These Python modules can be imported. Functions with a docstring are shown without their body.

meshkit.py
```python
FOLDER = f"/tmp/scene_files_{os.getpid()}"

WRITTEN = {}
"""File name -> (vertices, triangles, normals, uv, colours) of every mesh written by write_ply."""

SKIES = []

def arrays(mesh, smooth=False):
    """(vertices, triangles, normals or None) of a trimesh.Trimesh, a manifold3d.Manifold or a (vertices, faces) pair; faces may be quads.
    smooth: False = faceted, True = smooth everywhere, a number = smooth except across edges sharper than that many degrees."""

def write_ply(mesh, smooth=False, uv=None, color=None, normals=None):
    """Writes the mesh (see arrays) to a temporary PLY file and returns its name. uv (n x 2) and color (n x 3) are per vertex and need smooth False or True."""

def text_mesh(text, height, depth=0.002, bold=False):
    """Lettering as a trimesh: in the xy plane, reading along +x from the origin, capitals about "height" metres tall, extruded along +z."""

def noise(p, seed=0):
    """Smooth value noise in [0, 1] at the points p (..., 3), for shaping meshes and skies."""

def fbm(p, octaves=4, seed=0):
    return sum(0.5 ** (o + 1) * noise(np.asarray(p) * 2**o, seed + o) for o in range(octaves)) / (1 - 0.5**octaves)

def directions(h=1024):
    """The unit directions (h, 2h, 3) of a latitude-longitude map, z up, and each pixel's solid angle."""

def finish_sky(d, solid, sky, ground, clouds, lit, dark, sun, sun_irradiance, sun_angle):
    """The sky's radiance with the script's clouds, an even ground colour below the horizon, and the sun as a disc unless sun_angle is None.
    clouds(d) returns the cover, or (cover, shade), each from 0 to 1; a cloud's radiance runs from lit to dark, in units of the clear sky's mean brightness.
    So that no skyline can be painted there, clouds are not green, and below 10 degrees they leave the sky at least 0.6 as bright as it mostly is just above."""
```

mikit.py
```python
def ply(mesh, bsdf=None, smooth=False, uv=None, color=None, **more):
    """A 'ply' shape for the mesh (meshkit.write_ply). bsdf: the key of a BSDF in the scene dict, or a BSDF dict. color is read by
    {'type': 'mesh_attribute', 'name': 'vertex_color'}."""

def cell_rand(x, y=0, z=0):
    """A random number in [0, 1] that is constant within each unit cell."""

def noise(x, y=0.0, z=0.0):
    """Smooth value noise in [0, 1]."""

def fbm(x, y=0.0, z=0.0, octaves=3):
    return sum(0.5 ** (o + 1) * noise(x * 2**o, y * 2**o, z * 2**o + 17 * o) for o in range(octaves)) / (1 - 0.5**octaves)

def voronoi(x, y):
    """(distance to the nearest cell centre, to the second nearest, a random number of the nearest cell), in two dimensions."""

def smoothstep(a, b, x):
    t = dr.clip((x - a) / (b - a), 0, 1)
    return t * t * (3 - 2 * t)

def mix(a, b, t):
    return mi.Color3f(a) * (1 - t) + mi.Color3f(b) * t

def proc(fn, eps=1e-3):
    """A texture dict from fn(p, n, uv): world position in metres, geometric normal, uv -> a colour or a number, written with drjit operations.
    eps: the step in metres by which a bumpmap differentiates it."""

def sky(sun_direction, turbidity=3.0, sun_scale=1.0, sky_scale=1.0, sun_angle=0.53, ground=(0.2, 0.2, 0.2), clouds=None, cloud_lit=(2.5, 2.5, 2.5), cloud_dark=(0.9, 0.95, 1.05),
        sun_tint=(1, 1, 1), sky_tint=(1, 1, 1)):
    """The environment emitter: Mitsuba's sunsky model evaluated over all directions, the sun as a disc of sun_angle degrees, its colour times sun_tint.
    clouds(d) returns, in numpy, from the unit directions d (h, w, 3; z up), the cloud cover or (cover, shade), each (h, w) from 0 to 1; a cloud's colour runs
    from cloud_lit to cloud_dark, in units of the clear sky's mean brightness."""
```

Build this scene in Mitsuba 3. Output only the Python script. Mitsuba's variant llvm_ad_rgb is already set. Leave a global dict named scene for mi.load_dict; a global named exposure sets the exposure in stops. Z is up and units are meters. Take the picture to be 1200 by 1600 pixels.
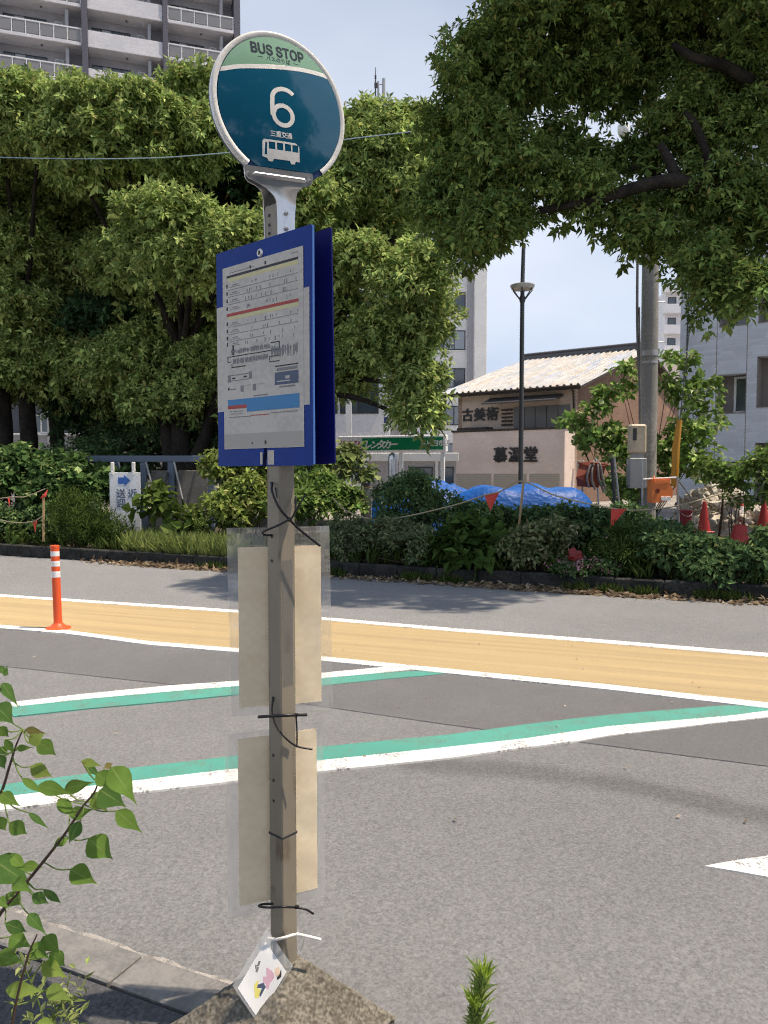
import math, json, random
import numpy as np, trimesh, mitsuba as mi, drjit as dr
import mikit, meshkit
from mikit import noise, fbm, smoothstep, mix, cell_rand
from shapely.geometry import Polygon
from shapely import affinity, union_all

# ------------------------------------------------------------------ camera, sky, exposure
F, PITCH, EYE = 1202.0, math.radians(3.0), 1.55          # focal length in pixels of the 1200 x 1600 photograph
Tm = mi.ScalarTransform4f
scene, labels = {}, {}
scene['camera'] = {
    'type': 'thinlens', 'fov': math.degrees(2 * math.atan(600 / F)), 'fov_axis': 'x', 'near_clip': 0.05, 'far_clip': 3000.0,
    'aperture_radius': 0.0012, 'focus_distance': 2.3,
    'to_world': Tm().look_at(origin=[0, 0, EYE], target=[0, math.cos(PITCH), EYE - math.sin(PITCH)], up=[0, 0, 1])}
SUN_EL, SUN_AZ = math.radians(66), (0.99, -0.12)
def thin_cloud(d):
    c = meshkit.fbm(d * np.array([2.2, 2.2, 4.0]) + 3.7, 5)
    cover = (0.62 - 0.38 * np.clip(d[..., 2], 0, 1)) * (1 + 0.75 * np.clip((c - 0.45) * 3.0, -0.9, 1))
    return np.clip(cover, 0, 1), np.clip(0.25 + 0.8 * (c - 0.5), 0, 1)
scene['sky_light'] = mikit.sky((SUN_AZ[0] * math.cos(SUN_EL), SUN_AZ[1] * math.cos(SUN_EL), math.sin(SUN_EL)), turbidity=3.0, sky_scale=0.8,
                         clouds=thin_cloud, cloud_lit=(3.6, 3.8, 4.2), cloud_dark=(2.7, 2.9, 3.35))
exposure = 1.88

# ------------------------------------------------------------------ helpers
cat = trimesh.util.concatenate
def ray(x, y):
    a, b = (x - 600) / F, (800 - y) / F
    return np.array([a, math.cos(PITCH) + b * math.sin(PITCH), -math.sin(PITCH) + b * math.cos(PITCH)])
def P(x, y, Y):                                            # a point seen at this pixel of the photograph, Y metres ahead
    d = ray(x, y); return np.array([0, 0, EYE]) + d * (Y / d[1])
def G(x, y, z=0.0):                                        # the same, on the level ground z
    d = ray(x, y); return np.array([0, 0, EYE]) + d * ((z - EYE) / d[2])
def unit(v):
    v = np.asarray(v, float); return v / (np.linalg.norm(v, axis=-1, keepdims=True) + 1e-12)
def uniq(key):
    if key not in scene and key not in labels: return key
    k = 1
    while f'{key}_{k:03d}' in scene or f'{key}_{k:03d}' in labels: k += 1
    return f'{key}_{k:03d}'
def thing(name, label, category, group=None):
    key = uniq(name); labels[key] = {'label': label, 'category': category}
    if group: labels[key]['group'] = group
    return key
def part(parent, name, mesh, mat, smooth=False, label=None, kind=None, **kw):
    key = uniq(f'{parent}__{name}')
    scene[key] = mikit.ply(mesh, mat, smooth, **kw)
    if label or kind: labels[key] = {**({'label': label} if label else {}), **({'kind': kind} if kind else {})}
    return key
def solo(name, mesh, mat, label, category, group=None, smooth=False, kind=None, **kw):
    key = thing(name, label, category, group)
    if kind: labels[key]['kind'] = kind
    scene[key] = mikit.ply(mesh, mat, smooth, **kw); return key
def structure(name, mesh, mat, label, smooth=False, **kw):
    key = uniq(name); scene[key] = mikit.ply(mesh, mat, smooth, **kw)
    labels[key] = {'label': label, 'category': name.replace('_', ' '), 'kind': 'structure'}; return key

def frame(o, u, n):                                        # local x = u (right), y = up, z = n (outward)
    u, n = unit(u), unit(n); M = np.eye(4); M[:3, 0], M[:3, 1], M[:3, 2], M[:3, 3] = u, np.cross(n, u), n, o; return M
def put(mesh, M):
    m = mesh.copy(); m.apply_transform(M); return m
def box(u0, u1, v0, v1, w0, w1, c=0.0):
    if c <= 0:
        m = trimesh.creation.box((u1 - u0, v1 - v0, w1 - w0)); m.apply_translation(((u0 + u1) / 2, (v0 + v1) / 2, (w0 + w1) / 2)); return m
    pts = []
    for x, sx in ((u0, 1), (u1, -1)):
        for y, sy in ((v0, 1), (v1, -1)):
            for z, sz in ((w0, 1), (w1, -1)):
                pts += [(x + sx * c, y + sy * c, z), (x + sx * c, y, z + sz * c), (x, y + sy * c, z + sz * c)]
    return trimesh.convex.convex_hull(np.array(pts))
def prism(poly, w0, w1):
    poly = poly if hasattr(poly, 'area') else Polygon(poly)
    ms = [trimesh.creation.extrude_polygon(g, w1 - w0, engine='earcut') for g in getattr(poly, 'geoms', [poly]) if g.area > 1e-10]
    m = cat(ms); m.apply_translation((0, 0, w0)); return m
def tube(pts, r, sides=8, caps=True):
    p = np.asarray(pts, float); n = len(p); r = np.broadcast_to(np.asarray(r, float), (n,))
    t = unit(np.gradient(p, axis=0)); a = np.cross(t[0], [0, 0, 1.0] if abs(t[0][2]) < 0.9 else [1.0, 0, 0]); a = unit(a)
    rings = []
    ang = np.arange(sides) * 2 * np.pi / sides
    for i in range(n):
        a = unit(a - t[i] * np.dot(a, t[i])); b = np.cross(t[i], a)
        rings.append(p[i] + r[i] * (np.cos(ang)[:, None] * a + np.sin(ang)[:, None] * b))
    v = np.vstack(rings); f = []
    for i in range(n - 1):
        for j in range(sides):
            q = [i * sides + j, i * sides + (j + 1) % sides, (i + 1) * sides + (j + 1) % sides, (i + 1) * sides + j]
            f += [[q[0], q[1], q[2]], [q[0], q[2], q[3]]]
    if caps:
        v = np.vstack([v, p[0], p[-1]]); k = n * sides
        for j in range(sides):
            f.append([k, (j + 1) % sides, j]); f.append([k + 1, (n - 1) * sides + j, (n - 1) * sides + (j + 1) % sides])
    return trimesh.Trimesh(v, f, process=False)
def spline(pts, k=6):
    p = np.asarray(pts, float)
    if len(p) < 3: return np.linspace(p[0], p[-1], k + 1)
    q = np.vstack([2 * p[0] - p[1], p, 2 * p[-1] - p[-2]]); out = []
    for i in range(1, len(q) - 2):
        for t in np.arange(k) / k:
            out.append(0.5 * (2 * q[i] + (q[i + 1] - q[i - 1]) * t + (2 * q[i - 1] - 5 * q[i] + 4 * q[i + 1] - q[i + 2]) * t * t + (3 * q[i] - q[i - 1] - 3 * q[i + 1] + q[i + 2]) * t ** 3))
    return np.array(out + [p[-1]])
def lathe(profile, n=24, at=(0, 0, 0)):
    m = trimesh.creation.revolve(np.array(profile, float), sections=n); m.apply_translation(at); return m
def subdiv(mesh, edge):
    v, f = trimesh.remesh.subdivide_to_size(mesh.vertices, mesh.faces, edge, max_iter=12); return trimesh.Trimesh(v, f)
def nz(p, s, amp, seed=0, octaves=3):
    return (meshkit.fbm(np.asarray(p) * s, octaves, seed) - 0.5) * 2 * amp

GLYPHS = json.loads('''{"バ":[[[144,106,132,128,140,131,151,115,153,109]],[[91,105,104,109,130,52,145,9,145,3,131,0,114,54]],[[114,120,119,124,123,124,133,109,135,102,127,99]],[[11,4,24,26,37,53,47,86,50,107,64,105,53,57,35,16,24,-1]]],"ス":[[[17,8,41,20,70,42,94,70,108,98,107,100,30,99,30,114,121,114,128,108,116,82,98,53,144,6,140,1,132,-4,114,19,89,43,57,14,27,-4,18,4]]],"の":[[[14,42,15,63,19,75,27,88,46,105,69,114,99,114,119,106,135,91,144,71,145,46,141,31,134,19,118,5,94,-4,85,-5,78,7,102,12,116,20,128,36,132,49,132,64,129,75,121,89,110,97,98,102,89,102,85,75,75,41,64,20,54,10,47,7,38,7,27,13,19,24],[27,42,32,29,38,23,45,22,53,27,62,44,67,58,75,92,76,103,63,100,53,95,36,80,27,59]]],"り":[[[34,47,34,75,40,127,54,127,48,96,49,90,63,107,82,118,101,117,111,111,117,104,122,94,126,79,126,48,119,27,112,17,102,8,86,-1,63,-8,59,-8,52,2,53,4,70,7,87,14,104,28,110,40,114,62,113,76,109,91,99,104,92,107,81,106,70,100,63,93,56,82,49,65,47,54,48,37,36,36]]],"ば":[[[138,130,143,132,147,131,155,113,154,109,147,108]],[[56,20,60,29,73,38,82,40,104,40,102,81,60,81,60,93,101,92,102,122,116,122,115,93,142,96,142,84,115,80,116,36,141,21,148,15,147,12,142,4,140,4,130,14,118,21,116,9,110,-1,101,-6,81,-7,67,-3,59,4,56,12],[68,14,72,8,77,6,95,6,103,13,104,27,95,30,76,28,69,22]],[[122,125,127,127,131,126,139,107,138,104,131,102]],[[15,62,23,122,37,121,31,95,27,65,27,27,30,28,37,46,43,42,43,38,32,7,32,-7,21,-8,18,1,15,22]]],"三":[[[10,-1,10,11,149,11,149,-1]],[[20,119,141,119,141,107,20,107]],[[30,67,128,67,128,55,30,55]]],"重":[[[8,-8,8,2,73,3,72,16,20,16,21,26,73,27,72,37,25,37,25,86,72,87,73,96,9,97,9,107,72,107,73,117,24,116,22,125,92,129,129,134,135,124,86,119,85,108,151,107,151,97,86,97,85,88,136,86,136,37,86,37,85,27,141,26,142,16,86,16,85,3,152,2,152,-8],[85,67,123,66,124,77,86,78],[86,57,86,46,124,47,124,56,122,58],[37,47,72,46,73,57,38,58],[37,67,72,66,73,77,38,78]]],"交":[[[14,-13,8,-2,43,8,71,24,56,43,46,62,46,65,55,68,66,48,80,33,94,47,104,68,115,66,116,63,108,47,91,24,102,16,124,6,153,-1,146,-12,138,-11,110,-2,80,16,53,-1,22,-12]],[[99,89,107,96,111,95,140,72,149,63,149,60,139,54,122,72]],[[11,113,75,113,76,116,67,133,79,136,90,117,90,113,149,113,149,101,11,101]],[[20,54,12,64,35,79,50,96,62,92,47,74,23,55]]],"通":[[[6,-2,17,10,29,18,29,62,7,63,7,74,41,74,41,18,61,5,81,1,116,1,155,4,152,-8,138,-9,69,-8,50,-1,36,9,28,6,15,-11,11,-9]],[[58,94,99,94,98,97,76,106,73,109,79,115,82,115,104,106,123,119,58,120,58,129,141,129,145,126,146,123,141,118,116,101,126,94,147,94,146,16,141,12,136,11,119,11,117,21,135,22,134,38,108,38,107,12,96,12,96,38,70,38,69,11,58,11],[107,72,134,71,135,84,108,85],[108,48,134,47,135,61,108,62],[69,72,95,71,96,84,70,85],[70,48,95,47,96,61,70,62]],[[11,121,11,123,17,128,20,128,46,103,46,101,37,94]]],"古":[[[9,94,9,106,72,106,73,135,86,135,87,106,152,106,152,94,86,93,87,60,135,59,135,-12,122,-12,121,-5,39,-5,38,-13,26,-13,26,60,72,60,73,93],[39,48,39,7,122,8,121,48]]],"美":[[[7,-2,31,3,46,9,61,20,65,29,64,30,13,30,13,41,69,41,71,44,71,53,9,53,9,64,74,65,73,78,24,78,24,88,72,88,74,90,73,102,16,102,16,113,47,114,37,132,47,136,56,125,62,113,97,113,112,136,123,132,113,116,113,113,144,113,144,102,86,102,87,88,137,88,137,78,87,78,86,65,152,64,152,53,86,53,83,42,150,41,150,30,93,29,101,18,122,6,142,0,153,-1,147,-12,128,-9,105,1,90,13,80,27,74,17,64,6,47,-4,28,-10,12,-12]]],"術":[[[10,46,3,57,26,81,38,103,48,100,50,96,73,96,73,134,84,134,85,96,110,96,111,85,154,85,154,74,139,73,139,-3,135,-9,130,-11,110,-12,107,-2,107,0,126,0,128,2,128,73,109,74,108,85,84,84,84,69,95,69,106,51,116,29,107,25,91,57,88,63,84,64,84,-13,73,-13,72,56,70,55,58,28,50,16,45,12,38,18,38,21,45,28,56,48,67,78,68,85,48,85,46,93,35,75,35,-13,24,-13,24,58,21,58]],[[113,122,151,122,151,111,113,111]],[[89,120,90,123,97,126,111,105,102,101]],[[6,103,22,117,34,135,45,131,32,112,13,94]]],"慕":[[[6,19,26,29,39,40,9,41,8,51,51,51,55,59,29,60,29,104,48,104,48,114,9,115,9,125,47,125,48,135,60,135,61,125,99,125,100,135,111,135,112,125,151,125,151,115,111,114,111,104,132,104,132,60,71,60,66,53,67,51,152,51,152,41,117,40,129,30,153,20,146,11,125,20,112,29,100,41,58,41,42,26,14,11],[40,69,119,68,120,77,41,78],[40,87,119,86,120,95,41,96],[61,115,61,104,99,104,100,113,98,115]],[[98,24,107,29,126,8,132,-3,122,-7,113,8]],[[81,21,88,24,90,23,97,10,101,-3,91,-6]],[[49,-3,59,-4,65,-2,65,37,76,37,76,-6,74,-10,66,-13,52,-13]],[[31,-7,25,0,38,12,46,26,55,23,55,20,47,7,34,-7]]],"温":[[[41,-8,41,3,55,4,55,53,143,53,143,4,154,3,154,-8],[116,4,132,4,131,42,116,41],[91,4,106,4,105,42,91,41],[66,4,81,4,80,42,66,41]],[[60,128,138,128,138,66,60,66],[71,77,125,76,126,91,72,92],[71,103,125,102,126,117,72,118]],[[16,124,22,133,24,133,47,121,51,118,51,115,44,107,32,116]],[[11,-3,11,0,40,49,48,41,27,0,21,-10]],[[6,81,10,87,14,89,34,79,40,75,42,71,35,63]]],"堂":[[[11,-9,11,2,74,3,73,21,24,22,24,32,74,33,73,48,36,48,36,86,125,86,125,49,87,48,86,33,138,32,138,21,87,21,86,3,150,2,150,-9],[47,59,112,58,113,75,48,76]],[[12,109,38,109,33,120,27,127,28,130,35,133,38,133,45,124,51,114,51,109,73,109,74,135,86,135,86,109,108,109,110,115,124,134,135,129,121,109,149,109,149,74,137,74,136,98,24,98,23,74,12,74]]],"近":[[[6,0,18,13,30,21,30,64,8,65,8,77,42,77,42,20,61,7,81,3,117,3,154,6,151,-7,133,-8,70,-7,49,1,37,10,31,9,15,-10]],[[51,20,58,32,65,59,66,125,108,129,136,135,143,132,148,126,122,120,79,115,80,87,152,87,152,76,123,75,123,12,111,12,110,76,78,76,74,41,66,19,60,12]],[[14,127,23,132,41,113,46,104,36,98]]],"送":[[[4,-1,19,14,28,19,28,68,8,69,8,80,40,80,40,17,54,7,77,1,119,1,155,4,152,-9,150,-10,123,-11,78,-11,64,-9,49,-3,34,8,31,8,24,3,13,-13]],[[51,59,51,70,94,71,93,94,56,94,56,105,78,106,66,131,73,134,78,132,90,111,84,108,84,105,110,105,126,135,138,131,124,106,147,105,147,94,107,94,106,71,151,70,151,59,107,58,145,20,138,11,136,11,101,46,87,26,72,15,59,10,52,19,75,31,88,46,92,58]],[[13,126,14,129,23,133,44,109,46,104,36,98]]],"迎":[[[6,-3,17,9,28,16,28,67,8,68,8,79,40,79,40,18,55,7,64,3,81,0,115,0,154,3,149,-10,125,-11,80,-11,67,-9,55,-5,37,7,27,3,15,-13]],[[99,8,99,123,147,123,147,34,145,30,136,27,122,27,121,29,119,37,134,37,136,39,136,112,112,113,110,111,110,7]],[[50,32,50,35,55,39,57,45,57,120,69,124,90,135,98,126,68,112,68,45,72,44,96,51,96,40,65,30,56,25]],[[11,118,17,125,19,125,38,113,47,104,38,97]]],"レ":[[[36,4,36,119,51,119,51,14,75,22,98,34,120,49,137,68,145,58,136,46,117,30,81,10,46,-3]]],"ン":[[[23,10,58,19,89,35,114,55,129,73,139,91,142,90,147,81,145,73,128,50,104,28,69,8,38,-2,31,-3]],[[27,108,37,117,59,101,77,84,66,75]]],"タ":[[[15,62,34,76,50,93,65,116,71,131,85,127,84,122,77,111,77,108,131,109,139,104,127,70,112,46,113,42,129,31,120,19,102,33,79,12,53,-3,40,-7,30,2,60,16,78,28,90,40,88,45,58,64,58,66,67,74,100,53,116,79,121,93,121,97,69,97,50,74,28,55,23,55]]],"カ":[[[18,4,41,23,51,38,59,55,65,79,64,85,21,84,20,98,66,97,66,126,81,127,81,97,128,98,137,93,131,23,128,10,121,0,112,-3,84,-2,82,12,108,10,114,14,118,24,121,43,123,68,122,85,78,85,76,68,69,44,56,20,31,-4,26,-3]]],"ー":[[[16,54,16,70,144,69,143,54]]],"四":[[[14,121,145,121,145,-7,133,-7,132,4,27,4,26,-8,14,-8],[26,17,133,17,132,42,99,41,92,46,90,55,89,109,68,108,67,80,61,54,55,43,37,28,35,28,29,38,37,42,46,51,51,62,55,80,56,108,26,108],[103,53,105,51,133,52,132,109,102,108]]],"日":[[[28,124,133,124,133,-11,121,-11,119,-1,41,-1,40,-11,28,-11],[40,69,119,68,120,111,41,112],[41,56,41,11,120,12,119,56]]],"市":[[[8,100,8,112,75,112,76,114,66,132,75,136,78,136,81,132,91,112,152,112,152,100,86,99,87,78,138,78,138,16,136,11,129,7,103,6,99,16,99,18,125,19,126,66,87,66,86,-12,73,-13,73,65,37,66,36,6,24,6,24,78,72,78,73,99]]],"店":[[[5,-7,14,15,19,42,20,116,81,116,82,118,75,132,82,134,88,133,97,116,151,116,151,104,32,104,32,50,25,8,16,-13]],[[47,46,82,47,82,98,94,98,95,79,146,79,146,68,94,67,95,46,138,46,138,-11,126,-11,125,-5,59,-5,58,-11,47,-11],[58,7,125,6,126,34,59,35]]],"ト":[[[53,-5,53,124,68,124,67,81,126,60,134,56,135,52,131,42,128,42,88,60,68,66,68,-5]]]}''')
def glyph(ch):                                             # outline of one character, about one unit tall
    ps = []
    for rings in GLYPHS[ch]:
        r = [np.array(q, float).reshape(-1, 2) / 160 for q in rings]
        ps.append(Polygon(r[0], r[1:]).buffer(0))
    return union_all(ps)
def kana(text, size, depth, pitch=1.0, fat=0.0, vertical=False, sx=1.0):
    out = []
    for i, ch in enumerate(text):
        if ch == ' ': continue
        g = affinity.scale(glyph(ch).buffer(fat), size * sx, size, origin=(0, 0))
        out.append(affinity.translate(g, 0 if vertical else i * pitch * size * sx, -i * pitch * size if vertical else 0))
    return prism(union_all(out), 0, depth)

# ------------------------------------------------------------------ materials
def rgb(*c): return {'type': 'rgb', 'value': list(c)}
def pbr(name, color, rough=0.6, metal=0.0, spec=0.5, **kw):
    scene[name] = {'type': 'twosided', 'bsdf': {'type': 'principled', 'base_color': rgb(*color) if isinstance(color, tuple) else color, 'roughness': rough, 'metallic': metal, 'specular': spec, **kw}}
    return name
def tinted(name, fn, rough=0.7, metal=0.0, bump=None, scale=1.0, **kw):
    b = {'type': 'principled', 'base_color': mikit.proc(fn), 'roughness': rough, 'metallic': metal, 'specular': kw.pop('spec', 0.4), **kw}
    if bump is not None: b = {'type': 'bumpmap', 'arbitrary': mikit.proc(bump, eps=kw.pop('eps', 2e-3)), 'scale': scale, 'bsdf': b}
    scene[name] = {'type': 'twosided', 'bsdf': b}; return name
def weathered(a, b, s, s2=None, lo=0.35, hi=0.7):
    def fn(p, n, uv):
        t = smoothstep(lo, hi, 0.65 * fbm(p.x * s, p.y * s, p.z * (s2 or s), 4) + 0.35 * noise(p.x * s * 9, p.y * s * 9, p.z * s * 9))
        return mix(a, b, t)
    return fn

STREAK = [(G(640, 1192), G(830, 1205)), (G(830, 1205), G(1020, 1235)), (G(1020, 1235), G(1260, 1290))]
def streak(p):
    out = mi.Float(0)
    for (a, b) in STREAK:
        d = (b - a)[:2]; L = float(np.dot(d, d))
        t = dr.clip(((p.x - float(a[0])) * float(d[0]) + (p.y - float(a[1])) * float(d[1])) / L, 0, 1)
        q = dr.sqrt(dr.square(p.x - float(a[0]) - t * float(d[0])) + dr.square(p.y - float(a[1]) - t * float(d[1])))
        out = dr.maximum(out, 1 - smoothstep(0.02, 0.16, q + 0.10 * (fbm(p.x * 5, p.y * 5) - 0.5)))
    return out
def asphalt(base, grain, warm, stain=False):
    def fn(p, n, uv):
        g = noise(p.x * 190, p.y * 190) * 0.55 + noise(p.x * 90 + 7, p.y * 90) * 0.45
        chips = smoothstep(0.62, 0.85, noise(p.x * 120 + 31, p.y * 120 + 5))
        big = fbm(p.x * 0.9, p.y * 0.9, 0, 4) * 0.6 + fbm(p.x * 6, p.y * 6, 3, 3) * 0.4
        lane = fbm(p.x * 0.25 + p.y * 0.55, p.y * 0.2 - p.x * 0.1, 9, 3)
        v = base * (1 + grain * (g - 0.5) * 2 + 0.35 * grain * chips) * (0.80 + 0.28 * big + 0.20 * lane)
        if stain: v = v * (1 - 0.30 * streak(p))
        return mi.Color3f(v * warm[0], v * warm[1], v * warm[2])
    return fn
def rough_asphalt(p, n, uv): return noise(p.x * 150, p.y * 150) * 0.6 + noise(p.x * 70, p.y * 70) * 0.4
tinted('mat_road', asphalt(0.162, 0.35, (0.965, 0.985, 1.025), True), 0.85, bump=rough_asphalt, scale=0.0022)
tinted('mat_newer_road', asphalt(0.122, 0.24, (0.965, 0.985, 1.03)), 0.85, bump=rough_asphalt, scale=0.0012)
tinted('mat_sidewalk', asphalt(0.070, 0.5, (0.95, 0.98, 1.06)), 0.85, bump=rough_asphalt, scale=0.0022)
def paint(color, worn, amount, s=1.0):
    def fn(p, n, uv):
        w = fbm(p.x * 9 * s, p.y * 9 * s, 2, 4) * 0.55 + noise(p.x * 130, p.y * 130) * 0.45
        t = smoothstep(1 - amount, 1.15 - amount * 0.8, w)
        v = 0.9 + 0.2 * fbm(p.x * 1.7, p.y * 1.7, 5, 3)
        return mix(mi.Color3f(color) * v, worn, t)
    return fn
tinted('mat_white_paint', paint((0.74, 0.74, 0.72), (0.22, 0.22, 0.22), 0.45), 0.7)
tinted('mat_green_paint', paint((0.078, 0.290, 0.240), (0.12, 0.20, 0.165), 0.48), 0.7)
KU = unit(np.array([0.917, -0.399]))                       # the street runs this way
def ochre(p, n, uv):
    a = p.x * float(KU[0]) + p.y * float(KU[1]); c = p.x * 0.34 + p.y * 0.94
    st = fbm(a * 0.35, c * 14.0, 1, 4); fine = noise(p.x * 120, p.y * 120)
    soil = smoothstep(0.50, 0.74, fbm(a * 0.4 + 3, c * 13, 8, 4))
    v = 0.82 + 0.28 * st + 0.12 * (fine - 0.5)
    return mix(mi.Color3f(0.375, 0.290, 0.160) * v, (0.29, 0.22, 0.125), soil * 0.55)
tinted('mat_ochre_paint', ochre, 0.8)
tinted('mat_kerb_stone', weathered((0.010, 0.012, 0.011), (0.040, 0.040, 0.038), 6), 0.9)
tinted('mat_kerb_near', weathered((0.15, 0.15, 0.15), (0.215, 0.21, 0.205), 14), 0.9)
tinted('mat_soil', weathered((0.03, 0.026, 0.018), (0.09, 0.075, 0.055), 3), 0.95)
tinted('mat_yard', weathered((0.18, 0.17, 0.155), (0.27, 0.255, 0.235), 1.2), 0.95)
tinted('mat_grit', weathered((0.36, 0.345, 0.325), (0.17, 0.165, 0.16), 50), 0.95)

def pebbles(p, n, uv):
    g = noise(p.x * 150, p.y * 150, p.z * 150); g2 = noise(p.x * 290, p.y * 290, p.z * 290); st = fbm(p.x * 7, p.y * 7, p.z * 7, 3)
    c = mix((0.10, 0.090, 0.072), (0.225, 0.210, 0.178), smoothstep(0.25, 0.85, g * 0.7 + g2 * 0.3))
    return c * (0.62 + 0.7 * st)
tinted('mat_concrete_base', pebbles, 0.9, bump=lambda p, n, uv: noise(p.x * 85, p.y * 85, p.z * 85), scale=0.006)
def post_metal(p, n, uv):
    rust = smoothstep(0.58, 0.78, fbm(p.x * 26, p.y * 26, p.z * 9 + 4, 4))
    dirt = fbm(p.x * 9, p.y * 9, p.z * 3, 3)
    return mix(mi.Color3f(0.215, 0.190, 0.148) * (0.7 + 0.55 * dirt), (0.105, 0.070, 0.045), rust * 0.75)
tinted('mat_post', post_metal, 0.42, spec=0.6)
def brushed(p, n, uv): return mi.Color3f(0.62, 0.62, 0.63) * (0.82 + 0.3 * fbm(p.x * 60, p.y * 60, p.z * 12, 3))
tinted('mat_steel', brushed, 0.26, metal=0.9)
pbr('mat_sign_face', (0.004, 0.080, 0.150), 0.05, spec=0.6, clearcoat=0.6, clearcoat_gloss=0.99)
pbr('mat_sign_green', (0.19, 0.35, 0.24), 0.10, spec=0.7, clearcoat=0.8, clearcoat_gloss=0.95)
tinted('mat_sign_white', weathered((0.74, 0.74, 0.72), (0.60, 0.585, 0.54), 20, lo=0.45, hi=0.9), 0.22, spec=0.6)
pbr('mat_sign_back', (0.02, 0.05, 0.14), 0.3)
pbr('mat_sign_letter', (0.002, 0.022, 0.04), 0.6, spec=0.15)
def blue_board(p, n, uv): return mi.Color3f(0.004, 0.036, 0.235) * (0.85 + 0.3 * fbm(p.x * 30, p.y * 30, p.z * 30, 3))
tinted('mat_blue_board', blue_board, 0.5, spec=0.22)
pbr('mat_blue_inner', (0.003, 0.006, 0.11), 0.6, spec=0.2)
pbr('mat_blue_edge', (0.05, 0.16, 0.50), 0.35)
tinted('mat_sheet', weathered((0.53, 0.51, 0.47), (0.46, 0.44, 0.405), 12), 0.5, spec=0.3)
pbr('mat_sheet_dull', (0.40, 0.385, 0.355), 0.5, spec=0.2); pbr('mat_ink_black', (0.03, 0.03, 0.035), 0.6); pbr('mat_ink_grey', (0.20, 0.20, 0.21), 0.6); pbr('mat_ink_faint', (0.36, 0.355, 0.34), 0.6); pbr('mat_ink_red', (0.36, 0.06, 0.05), 0.6)
pbr('mat_ink_yellow', (0.58, 0.54, 0.30), 0.6); pbr('mat_ink_navy', (0.075, 0.10, 0.165), 0.6); pbr('mat_ink_blue', (0.05, 0.21, 0.44), 0.6)
pbr('mat_ink_pink', (0.66, 0.42, 0.52), 0.6); pbr('mat_ink_gold', (0.72, 0.67, 0.18), 0.6); pbr('mat_ink_skin', (0.75, 0.58, 0.45), 0.6)
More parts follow.
